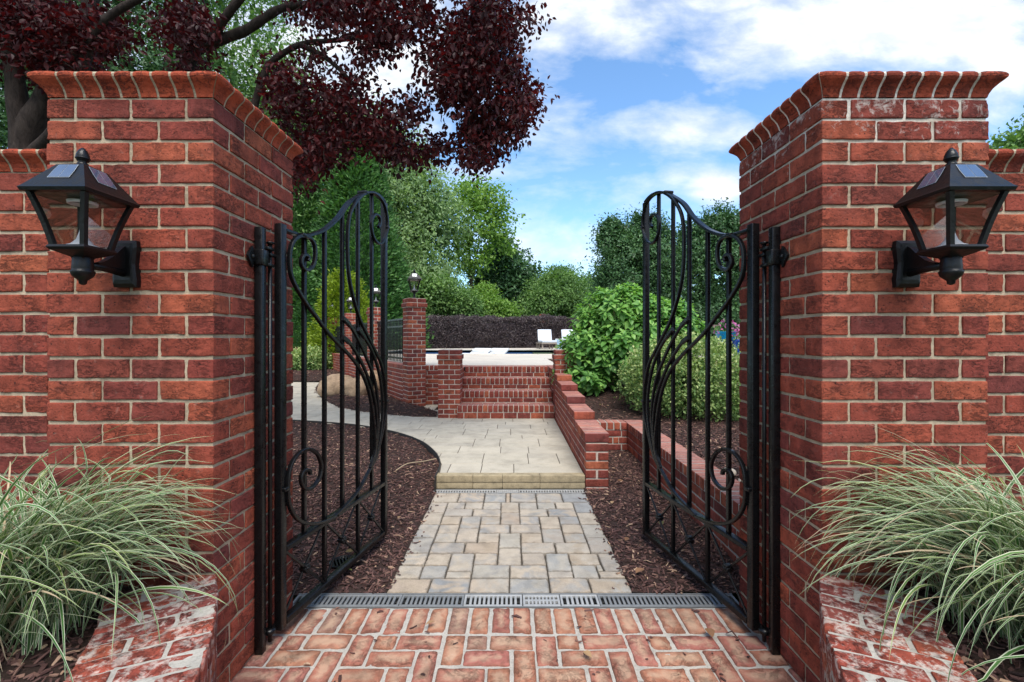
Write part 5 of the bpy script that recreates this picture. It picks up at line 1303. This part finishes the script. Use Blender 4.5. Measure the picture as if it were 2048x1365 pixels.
# purple-leaved plum
def plum():
    base = at(44, 700, 4.65); base[2] = 0.0; t = thing('plum_tree', 'spreading purple-leaved tree overhanging the pillar from behind', 'tree', tuple(base))
    b = MB(); nodes = []
    def limb(pts, r0, r1, n=10):
        P = spline(np.array([at(*p) for p in pts])-base, 6); r = np.linspace(r0, r1, len(P))*(1+0.06*np.sin(np.arange(len(P))*1.3))
        tube(b, P, r, n); nodes.extend(P[len(P)//5:])
    limb([(44, 937, 4.65), (42, 700, 4.65), (45, 480, 4.65), (52, 290, 4.65), (95, 195, 4.65), (140, 110, 4.7), (172, 40, 4.8), (195, -80, 5.0), (210, -260, 5.2)], 0.165, 0.045, 14)
    limb([(48, 330, 4.65), (35, 200, 4.6), (22, 90, 4.6), (5, -60, 4.7), (-20, -220, 4.8)], 0.10, 0.04)
    limb([(55, 320, 4.65), (120, 250, 4.5), (160, 165, 4.5), (185, 70, 4.5), (235, 22, 4.5), (330, -30, 4.5), (440, -110, 4.6)], 0.065, 0.02)
    limb([(46, 560, 4.65), (150, 470, 4.8), (300, 300, 4.9), (362, 165, 4.9), (392, 102, 4.9), (440, 80, 4.9), (490, 62, 4.9), (530, 36, 4.9), (568, 16, 4.9), (640, 6, 4.9), (700, 3, 4.9), (770, 10, 4.95), (850, 42, 5.0), (930, 85, 5.0), (1000, 150, 5.0)], 0.078, 0.010, 12)
    limb([(46, 600, 4.65), (200, 540, 5.0), (400, 420, 5.1), (490, 260, 5.1), (518, 180, 5.1), (535, 135, 5.1), (562, 110, 5.1), (605, 88, 5.1), (660, 82, 5.1), (720, 77, 5.1), (780, 72, 5.1), (860, 90, 5.2), (930, 140, 5.2), (990, 220, 5.2)], 0.052, 0.008)
    limb([(600, 90, 5.1), (645, 112, 5.1), (690, 150, 5.1), (722, 195, 5.1), (745, 250, 5.1), (790, 300, 5.1)], 0.032, 0.006, 8)
    limb([(362, 165, 4.9), (372, 70, 4.8), (388, -10, 4.8), (400, -150, 4.8)], 0.035, 0.012, 8)
    limb([(520, 180, 5.1), (560, 230, 5.0), (600, 300, 5.0), (612, 370, 4.9)], 0.022, 0.005, 8)
    limb([(420, 85, 4.9), (470, 10, 4.7), (560, -80, 4.7), (700, -160, 4.8), (850, -180, 4.9)], 0.05, 0.01, 8)
    limb([(700, 3, 4.9), (790, -30, 4.9), (900, -20, 4.9), (1000, 20, 4.9), (1050, 50, 4.9)], 0.022, 0.005, 8)
    poly = np.array([(-150, -320), (950, -320), (1040, -60), (1060, 5), (1078, 65), (1015, 122), (1082, 195), (1040, 262), (1000, 296), (955, 332), (905, 322), (850, 310), (790, 322), (735, 280), (690, 285), (650, 330), (600, 372), (575, 360), (548, 270), (500, 190), (430, 150), (-150, 150)])
    n = 8200; px = RNG.uniform(-150, 1090, n); py = RNG.uniform(-320, 410, n)
    sd = sdist(np.column_stack([px, py]), poly); nz = vnoise(np.column_stack([px/75, py/75, px*0+3]))+0.5*vnoise(np.column_stack([px/32, py/32, px*0]))
    thr = np.where(px > 600, -0.58, np.where(px > 330, 0.0, -0.06))+np.where(py < 0, 0.15, 0)
    k = (sd > -4) & (nz > thr); px, py = px[k], py[k]
    hole = np.exp(-(((px-650)/95)**2+((py-125)/60)**2))+0.8*np.exp(-(((px-560)/60)**2+((py-60)/50)**2))+0.7*np.exp(-(((px-760)/60)**2+((py-215)/50)**2))+0.6*np.exp(-(((px-690)/60)**2+((py-40)/30)**2))
    hole = np.maximum(hole, 0.52*np.exp(-(((px-720)/230)**4+((py-120)/130)**4)))
    keep = RNG.random(len(px)) < np.where(py < 0, 0.35, 1.0)*np.clip(1-0.85*hole, 0.05, 1); px, py = px[keep], py[keep]
    d = RNG.uniform(4.3, 5.9, len(px))
    Q = np.array([at(a, c, e) for a, c, e in zip(px, py, d)])-base
    if len(Q) > 2900: Q = Q[:2900]
    nodes = np.array(nodes)
    dist = np.array([np.min(np.linalg.norm(nodes-q, axis=1)) for q in Q]); Q = Q[np.argsort(dist)]
    buf = np.zeros((len(nodes)+len(Q)*4, 3)); buf[:len(nodes)] = nodes; m = len(nodes)
    mb = MB(); LP, LD, LN, LT = [], [], [], []
    for q in Q:
        dd = np.linalg.norm(buf[:m]-q, axis=1); i = int(np.argmin(dd)); s = buf[i]; L = dd[i]
        mid = (s+q)/2+rnd(1)[0]*0.12*L+np.array([0, 0, 0.10*L])
        P = spline(np.array([s, mid, q]), 3); tube(b, P, np.linspace(0.0040+0.008*min(L, 1.0), 0.0020, len(P)), 5, cap=False)
        buf[m:m+3] = P[[2, 4, 6]]; m += 3
        c = RNG.integers(20, 34); f = RNG.random(c); tp = P[np.clip((f*len(P)).astype(int), 1, len(P)-1)]
        LP.append(tp*0.5+q*0.5+RNG.normal(size=(c, 3))*0.085); dr = unit(q-s); LD.append(unit(dr*0.5+rnd(c)*0.8+np.array([0, 0, -0.45]))); LN.append(unit(rnd(c)*0.8+np.array([0, 0, 0.7])))
        LT.append(np.clip(RNG.normal(0.45, 0.17)+RNG.normal(0, 0.15, c), 0, 1))
    b.build('trunk', M['bark'], t)
    LP, LD, LN, LT = map(np.concatenate, (LP, LD, LN, LT)); c = len(LP)
    L = 0.066*RNG.uniform(0.65, 1.2, c)
    leaves(mb, LP, LD, LN, L, L*0.29, LT, 0, True, 0.35, 0.22)
    mb.build('crown', M['lf_plum'], t, use_tone=True)
plum()

# ------------------------------------------------------------------ entrance planters with grasses
PLN = np.array([(-1.060, 1.640), (-0.945, 1.47), (-0.865, 1.33), (-0.805, 1.20), (-0.760, 1.08), (-0.730, 0.92), (-0.715, 0.7), (-0.715, 0.1), (-0.715, -0.9)])
def front_planter(s, label):
    edge = PLN.copy(); edge[:, 0] = np.abs(edge[:, 0])+(0.045 if s > 0 else 0.0); edge[:, 0] *= s
    P = spline(edge, 10); seg = np.r_[0, np.cumsum(np.linalg.norm(np.diff(P, axis=0), axis=1))]
    f = lambda q: np.array([np.interp(q, seg, P[:, 0]), np.interp(q, seg, P[:, 1])])
    b = MB(); L = seg[-1]; ztop = 0.482; th = 0.30; pitch = 0.0775; n = int(L/pitch)
    Cs, Hs, Y = [], [], []; segs = []
    for i in range(n):
        a = f(i*pitch); c = f((i+1)*pitch); t = (c-a)/np.linalg.norm(c-a); out = np.array([t[1], -t[0]])
        if out[0]*s < 0: out = -out
        m = (a+c)/2; yaw = atan2(t[1], t[0])
        segs.append((m, t, out, yaw))
        # header + half bat across the wall
        cut = 0.2 if i % 2 == 0 else 0.1
        for (u0, u1) in ((0, cut-0.006), (cut+0.006, th)):
            q = m+out*(u0+u1)/2; Cs.append((q[0], q[1], ztop-0.036)); Hs.append((pitch/2-0.007, (u1-u0)/2, 0.036)); Y.append(yaw)
    Cs = np.array(Cs)+RNG.uniform(-0.0015, 0.0015, (len(Cs), 3))
    rough_boxes(b, Cs, np.array(Hs), np.array(Y)+RNG.normal(0, 0.01, len(Y)), 0, (4, 10, 4), 0.003, 0.010, 0.002, edge=0.005, gouge=0.006, seed=3)
    Cs, Hs, Y = [], [], []
    q = 0.0; k = 0
    for row in range(6):
        q = 0.0 if row % 2 else -0.1; zc = ztop-0.08-0.0777*(row+0.5)
        while q < L-0.02:
            a = f(max(q, 0)+0.005); c = f(min(q+0.2, L)-0.005); ln = np.linalg.norm(c-a)
            if ln > 0.02:
                t = (c-a)/ln; out = np.array([t[1], -t[0]]); out = out if out[0]*s > 0 else -out
                m = (a+c)/2+out*0.046; Cs.append((m[0], m[1], zc)); Hs.append((ln/2-0.001, 0.044, 0.033)); Y.append(atan2(t[1], t[0]))
            q += 0.2
    rough_boxes(b, np.array(Cs), np.array(Hs), np.array(Y), 0, (10, 3, 5), 0.003, 0.010, 0.002, edge=0.005, gouge=0.005, seed=6)
    A_ = np.array([m+out*0.006 for m, t, out, yaw in segs]); B_ = np.array([m+out*(th-0.006) for m, t, out, yaw in segs]); k = len(A_)
    A_[0] = A_[0]-segs[0][1]*0.03; B_[0] = B_[0]-segs[0][1]*0.03
    V = np.concatenate([np.column_stack([A_, np.zeros(k)]), np.column_stack([A_, np.full(k, ztop-0.004)]), np.column_stack([B_, np.full(k, ztop-0.004)]), np.column_stack([B_, np.zeros(k)])])
    F = [[c*k+i, c*k+i+1, (c+1)*k+i+1, (c+1)*k+i] for c in range(3) for i in range(k-1)]+[[0, k, 2*k, 3*k], [k-1, 4*k-1, 3*k-1, 2*k-1]]
    b.add(V, F, 1)
    tag(b.build('planter_wall', [M['brick_smear'], M['mortar_white']]), label, 'planter wall', 'mortar-smeared planter walls before the pillars')
front_planter(-1, 'curved planter wall smeared with white mortar, before the pillar under the purple-leaved tree')
front_planter(1, 'curved planter wall smeared with white mortar, before the lime-stained pillar')
for s in (-1, 1):
    q = PLN.copy(); q[:, 0] = s*(np.abs(q[:, 0])+0.2+(0.045 if s > 0 else 0)); pol = np.vstack([q, [(s*3.0, -0.9), (s*3.0, 1.79), (s*1.25, 1.79)]])
    x0, x1 = (-3.0, -0.85) if s < 0 else (0.85, 3.0)
    mulch('mulch_bed', x0, x1, -0.6, 1.78, lambda x, y: 0.425+0*x, lambda x, y, pol=pol: sdist(np.column_stack([x, y]), pol) > 0, 2600, 0.05, (0.015, 0.05))
def grass(label, base, n, az, spread, seed, s):
    rng = np.random.default_rng(seed); t = thing('ornamental_grass', label, 'ornamental grass', base, 0, 'striped ornamental grasses in the planters')
    K = 14
    phi = rng.normal(az, spread, n); phi[rng.random(n) < 0.25] = rng.uniform(0, 2*pi, (rng.random(n) < 2).sum())[:int((np.ones(n)).sum())][:0].tolist() or rng.uniform(0, 2*pi)
    w = rng.random(n) < 0.42; phi[w] = rng.uniform(0, 2*pi, w.sum())
    L = rng.uniform(0.42, 0.90, n)*rng.choice([0.7, 1, 1, 1.05], n)*np.where((np.sin(phi) < -0.3) & (np.cos(phi)*s < 0), 0.72, 1.0); th0 = np.abs(rng.normal(0.30, 0.24, n)); th1 = th0+rng.uniform(1.3, 2.7, n)*np.clip(L/0.75, 0.5, 1.2)
    B = np.column_stack([rng.normal(0, 0.10, n), rng.normal(0, 0.09, n), np.zeros(n)])
    W = rng.uniform(0.0024, 0.0052, n); tw = rng.normal(0, 0.5, n)
    S = np.linspace(0, 1, K+1); P = np.zeros((n, K+1, 3)); P[:, 0] = B
    h = np.stack([np.cos(phi), np.sin(phi), np.zeros(n)], 1); side = np.stack([-np.sin(phi), np.cos(phi), np.zeros(n)], 1)
    wob = rng.normal(0, 0.35, n)
    for k in range(K):
        f = S[k]; th = th0+(th1-th0)*f**1.35
        hh = unit(h+side*(wob*f)[:, None])
        P[:, k+1] = P[:, k]+(hh*np.sin(th)[:, None]+np.array([0, 0, 1.0])*np.cos(th)[:, None])*(L/K)[:, None]
    # blades lie against the brickwork rather than pass through it
    Pw = P+np.array(base); lim = np.where(np.abs(Pw[..., 0]) > 1.67, 1.755, np.where(np.abs(Pw[..., 0]) > 1.06, 1.622, 9.0))-rng.uniform(0, 0.03, n)[:, None]
    Pw[..., 1] = np.minimum(Pw[..., 1], lim); Pw[..., 2] = np.maximum(Pw[..., 2], np.where(np.abs(Pw[..., 0]) > 1.08, 0.44, 0.10)); P = Pw-np.array(base)
    rat = (Pw[..., 0]/np.maximum(Pw[..., 1], 0.3)); ok = (rat.max(1) < -0.575) if s < 0 else (rat.min(1) > 0.60)
    P, W, L, tw, h = P[ok], W[ok], L[ok], tw[ok], h[ok]; n = len(P)
    T = unit(np.gradient(P, axis=1)); sd = unit(np.cross(T, np.cross(h, np.array([0, 0, 1.0]))[:, None, :]*0+h[:, None, :]*0+np.array([0, 0, 1.0])))
    U = unit(np.cross(sd, T)); ang = (tw[:, None]*S[None, :])[..., None]
    sd = sd*np.cos(ang)+U*np.sin(ang); U = unit(np.cross(sd, T))
    prof = np.clip(np.minimum(0.55+S*1.6, 1.0)*np.minimum(1.0, (1.0-S)*2.6)**0.8, 0.03, 1)
    V = []
    for a in (-1, -0.62, 0.62, 1): V.append(P+sd*(a*W[:, None]*prof[None, :])[..., None]+U*(abs(a)*0.4*W[:, None]*prof[None, :])[..., None])
    V = np.stack(V, 2).reshape(n, -1, 3); m = (K+1)*4
    mb = MB(); off = (np.arange(n)*m)[:, None, None]; tone = np.repeat(np.clip(rng.normal(0.45, 0.22, n), 0, 1), m)*np.tile(np.repeat(0.75+0.35*S, 4), n)
    dead = rng.random(n) < 0.06
    for c, mt in ((0, 1), (1, 0), (2, 1)):
        F = np.array([[k*4+c, k*4+c+1, (k+1)*4+c+1, (k+1)*4+c] for k in range(K)])
        FF = (F[None]+off)
        if c == 0: mb.add(V.reshape(-1, 3), FF[~dead].reshape(-1, 4), mt, True, tone)
        else: mb.F.append((FF[~dead].reshape(-1, 4), mt, True))
        mb.F.append((FF[dead].reshape(-1, 4), 2, True))
    mb.build('blades', [M['gr_green'], M['gr_cream'], M['twig']], t, use_tone=True)
grass('striped green-and-cream grass clump in the planter under the purple-leaved tree', (-1.53, 1.40, 0.425), 1050, -0.12, 0.55, 4, -1)
grass('striped green-and-cream grass clump in the planter before the lime-stained pillar', (1.60, 1.38, 0.425), 1050, pi+0.22, 0.55, 8, 1)

# ------------------------------------------------------------------ stones, pots, litter
def stone(name, label, cat, c, r, mat, group, seed):
    bm = bmesh.new(); bmesh.ops.create_icosphere(bm, subdivisions=4, radius=1.0)
    V = np.array([v.co[:] for v in bm.verts]); d = 1+0.16*vnoise(V*1.3+seed)+0.05*vnoise(V*4+seed)+0.012*vnoise(V*14+seed)
    V = V*d[:, None]*np.array(r); 
    for v, p in zip(bm.verts, V): v.co = p
    me = bpy.data.meshes.new(name); bm.to_mesh(me); bm.free(); me.polygons.foreach_set('use_smooth', [True]*len(me.polygons)); me.materials.append(mat)
    o = bpy.data.objects.new(name, me); COL.objects.link(o); o.location = c; o.rotation_euler.z = seed; tag(o, label, cat, group)
BG = 'tan boulders in the mulch island'
stone('boulder', 'broad mottled tan boulder, outermost of the three in the mulch island', 'boulder', (-3.60, 9.5, 0.30), (0.38, 0.32, 0.30), M['boulder'], BG, 0.4)
stone('boulder', 'smooth pinkish tan boulder in front of the other two', 'boulder', (-3.12, 9.15, 0.26), (0.30, 0.26, 0.26), M['boulder'], BG, 2.1)
stone('boulder', 'tan boulder lying behind the other two, nearest the low wall', 'boulder', (-3.0, 9.85, 0.32), (0.32, 0.26, 0.30), M['boulder'], BG, 4.4)
rs = [('largest of the pale river stones by the planter wall', 1.62, 3.10, .055), ('flat river stone lying against the back of the planter wall', 1.58, 3.32, .045), ('reddish river stone in the middle of the small heap', 1.72, 3.22, .050), ('river stone at the pillar side of the small heap', 1.70, 2.98, .048), ('small river stone at the top of the heap, farthest from the wall', 1.82, 3.3, .042)]
for i, (lab, x, y, r) in enumerate(rs): stone('river_stone', lab, 'stone', (x, y, 0.345), (r*1.3, r, r*0.7), M['pebble'], 'river stones behind the planter wall', i*1.7)
def pot(label, x, y, z, R, H, mat, n, name='flower_pot'):
    t = thing(name, label, 'flower pot', (x, y, z), 0, 'glazed flower pots beyond the planter')
    b = MB(); lathe(b, [(R*0.55, 0), (R*0.62, H*0.1), (R*0.92, H*0.6), (R, H*0.92), (R*1.06, H), (R*0.92, H), (R*0.88, H*0.9)], 24); b.build('pot', mat, t)
    mb = MB(); P = rnd(n)*np.array([R*1.05, R*1.05, R*0.6])+np.array([0, 0, H+R*0.25]); leaves(mb, P, rnd(n), rnd(n), 0.07, 0.02, RNG.random(n)); mb.build('foliage', M['lf_mid'], t, use_tone=True)
    mb = MB(); P = rnd(n)*np.array([R*1.2, R*1.2, R*0.75])+np.array([0, 0, H+R*0.35]); leaves(mb, P, rnd(n), rnd(n), 0.06, 0.028, RNG.random(n)); mb.build('blossoms', M['petal'], t, use_tone=True)
c = at(1452, 690, 11.0); pot('turquoise glazed bowl of pink flowers on a stand, beyond the variegated shrub', c[0], 11.0, 1.22, 0.24, 0.26, M['pottq'], 90)
b = MB(); lathe(b, [(0.20, 0.68), (0.16, 0.72), (0.12, 0.9), (0.12, 1.1), (0.20, 1.19), (0.21, 1.218)], 18, c=(c[0], 11.0, 0)); tag(b.build('pot_stand', M['wood']), 'round stand under the turquoise flower bowl', 'stand')
pot('cobalt blue glazed pot of pink flowers beside the turquoise bowl', at(1473, 690, 11.0)[0], 10.75, 0.74, 0.20, 0.55, M['potblue'], 110)
# fallen leaves and twigs lying about
def litter():
    spots = [(-0.95, 2.55, 0.015), (-1.0, 2.75, 0.02), (0.72, 2.9, 0.02), (0.85, 3.0, 0.02), (1.02, 2.75, 0.02), (0.78, 3.55, 0.02), (1.05, 3.2, 0.02), (-0.9, 4.35, 0.1), (0.95, 4.1, 0.03), (0.68, 2.5, 0.02), (-0.8, 3.3, 0.02), (1.9, 5.15, 0.34), (1.62, 4.9, 0.34), (1.2, 6.2, 0.40), (1.5, 6.1, 0.40), (0.88, 2.05, 0.004), (-0.35, 2.1, 0.004), (0.3, 1.9, 0.004)]
    names = ['curled', 'flat', 'tan', 'green', 'rusty', 'pale']
    mb0 = None
    for i, (x, y, z) in enumerate(spots):
        mb = MB(); a = RNG.uniform(0, 2*pi); l = 0.05 if i % 3 else 0.07
        leaves(mb, np.array([[0, 0, 0.004]]), np.array([[cos(a), sin(a), 0.15]]), np.array([[0.2*RNG.normal(), 0.2*RNG.normal(), 1.0]]), l, l*0.3, [0.05+0.9*(i % 6)/5], 0, True, 0.4, 0.1)
        o = mb.build('fallen_leaf', M['litter'], loc=(x, y, z+0.012), use_tone=True)
        tag(o, 'fallen leaf lying on the mulch or paving near the gates', 'leaf', 'fallen leaves on the mulch and paving')
    tube_b = MB(); P = spline(np.array([(-1.05, 4.15, 0.12), (-0.98, 4.3, 0.14), (-0.85, 4.42, 0.13), (-0.74, 4.5, 0.135)]), 5); tube(tube_b, P, 0.004, 6)
    tag(tube_b.build('dry_twig', M['twig']), 'thin dry twig on the mulch beside the curved path edge', 'twig')
litter()
def grate():
    t = thing('yard_drain', 'small black yard drain grate sunk in the mulch behind the open gate', 'drain', (-0.98, 2.66, 0.012), 0.5)
    b = MB(); lathe(b, [(0.075, 0), (0.075, 0.012), (0.064, 0.014), (0.064, 0.0)], 20); b.build('rim', M['lamp_black'], t)
    b = MB()
    for i in range(-3, 4): h = sqrt(max(0.066**2-(i*0.018)**2, 0)); b.box((i*0.018-0.004, -h, 0.002), (i*0.018+0.004, h, 0.011))
    b.build('grate', M['lamp_black'], t)
grate()

# ------------------------------------------------------------------ sky, sun, camera
SUN_EL, SUN_AZ = 60.0, 170.0         # azimuth clockwise from +Y (the view direction): behind the camera, a little to the right
def world():
    w = bpy.data.worlds.new('World'); scene.world = w; w.use_nodes = True; nt = w.node_tree; nt.nodes.clear()
    out = nt.nodes.new('ShaderNodeOutputWorld')
    sky = nt.nodes.new('ShaderNodeTexSky'); sky.sky_type = 'NISHITA'; sky.sun_disc = False; sky.sun_elevation = radians(SUN_EL); sky.sun_rotation = radians(SUN_AZ)
    sky.air_density = 1.0; sky.dust_density = 0.6; sky.ozone_density = 2.0
    tc = nt.nodes.new('ShaderNodeTexCoord'); sep = N(nt, 'ShaderNodeSeparateXYZ'); nt.links.new(tc.outputs['Generated'], sep.inputs[0])
    ay = math_(nt, 'MAXIMUM', math_(nt, 'ABSOLUTE', sep.outputs[1]), 0.05)
    u = math_(nt, 'DIVIDE', sep.outputs[0], ay); v = math_(nt, 'DIVIDE', sep.outputs[2], ay)
    vec = N(nt, 'ShaderNodeCombineXYZ', inp={0: u, 1: math_(nt, 'MULTIPLY', v, 2.0), 2: 0.0}).outputs[0]
    n1 = noise(nt, vec, 3.4, 9, 0.58, 0.35); n2 = noise(nt, vec, 9.0, 6, 0.6, 0.2)
    nn = math_(nt, 'ADD', math_(nt, 'MULTIPLY', n1, 0.75), math_(nt, 'MULTIPLY', n2, 0.25))
    acc = None
    for (px, py, rx, ry, s) in ((1190, 20, 190, 85, 1.0), (1090, 75, 110, 80, 0.7), (1470, 10, 150, 70, 0.9), (1640, 70, 240, 95, 1.1), (1850, 40, 300, 130, 1.1), (2020, 120, 130, 100, 1.0), (1700, 105, 110, 60, 0.8), (1290, 262, 280, 46, 0.60), (1090, 225, 120, 60, 0.52), (1440, 372, 66, 40, 1.05), (1360, 350, 70, 30, 0.5), (1130, 490, 260, 60, 0.62), (930, 350, 130, 34, 0.6), (680, 100, 330, 190, 0.95), (200, 100, 500, 300, 0.8), (1440, 560, 500, 60, 0.4), (1200, 420, 420, 160, 0.36)):
        du = math_(nt, 'MULTIPLY', math_(nt, 'SUBTRACT', u, (px-CX)/FPX), FPX/rx); dv = math_(nt, 'MULTIPLY', math_(nt, 'SUBTRACT', v, (HY-py)/FPX), FPX/ry)
        r2 = math_(nt, 'ADD', math_(nt, 'MULTIPLY', du, du), math_(nt, 'MULTIPLY', dv, dv))
        g = math_(nt, 'MULTIPLY', math_(nt, 'EXPONENT', math_(nt, 'MULTIPLY', r2, -0.9)), s)
        acc = g if acc is None else math_(nt, 'MAXIMUM', acc, g)
    m = math_(nt, 'ADD', math_(nt, 'MULTIPLY', acc, 0.62), math_(nt, 'MULTIPLY', math_(nt, 'SUBTRACT', nn, 0.5), 1.55))
    cl = ramp(nt, m, [(0.12, 0.0), (0.36, 0.48), (0.58, 1.0)])
    back = math_(nt, 'LESS_THAN', sep.outputs[1], 0.0)           # behind the camera: broken bright cloud
    nb = noise(nt, tc.outputs['Generated'], 2.2, 6, 0.6)
    clb = ramp(nt, nb, [(0.40, 0.0), (0.60, 1.0)])
    cl = mixc(nt, back, cl, clb)
    ccol = mixc(nt, ramp(nt, n2, [(0.35, 0.0), (0.65, 1.0)]), CLOUD_A, CLOUD_B)
    skyc = mixc(nt, 1.0, sky.outputs[0], SKY_TINT, 'MULTIPLY')
    bgs = N(nt, 'ShaderNodeBackground', inp={1: SKY_S}); nt.links.new(skyc, bgs.inputs[0])
    bgc = N(nt, 'ShaderNodeBackground', inp={1: 1.0}); nt.links.new(ccol, bgc.inputs[0])
    mx = nt.nodes.new('ShaderNodeMixShader'); nt.links.new(cl, mx.inputs[0]); nt.links.new(bgs.outputs[0], mx.inputs[1]); nt.links.new(bgc.outputs[0], mx.inputs[2])
    nt.links.new(mx.outputs[0], out.inputs[0])
CLOUD_A, CLOUD_B, SKY_S, SKY_TINT = (0.50, 0.54, 0.60), (0.65, 0.67, 0.70), 0.135, (0.86, 1.08, 1.20)
world()
from mathutils import Vector
sun = bpy.data.lights.new('sun', 'SUN'); sun.energy = 2.6; sun.angle = radians(38); sun.color = (1.0, 0.95, 0.88)
so = bpy.data.objects.new('sun', sun); COL.objects.link(so)
sd_ = Vector((sin(radians(SUN_AZ))*cos(radians(SUN_EL)), cos(radians(SUN_AZ))*cos(radians(SUN_EL)), sin(radians(SUN_EL))))
so.rotation_euler = (-sd_).to_track_quat('-Z', 'Y').to_euler(); so.location = (3, -6, 9)
cam = bpy.data.cameras.new('camera'); cam.sensor_width = 36.0; cam.lens = FPX/2048*36.0; cam.shift_x = (1024-CX)/2048; cam.shift_y = (HY-682.5)/2048*1.0
cam.clip_end = 2000; cam.clip_start = 0.02
co = bpy.data.objects.new('camera', cam); COL.objects.link(co); co.location = (0, 0, EYE); co.rotation_euler = (pi/2, 0, 0); scene.camera = co
scene.view_settings.view_transform = 'Standard'; scene.view_settings.look = 'None'; scene.view_settings.gamma = 1.0; scene.view_settings.exposure = 0.87
scene.cycles.use_denoising = True; scene.cycles.max_bounces = 8; scene.cycles.transparent_max_bounces = 12
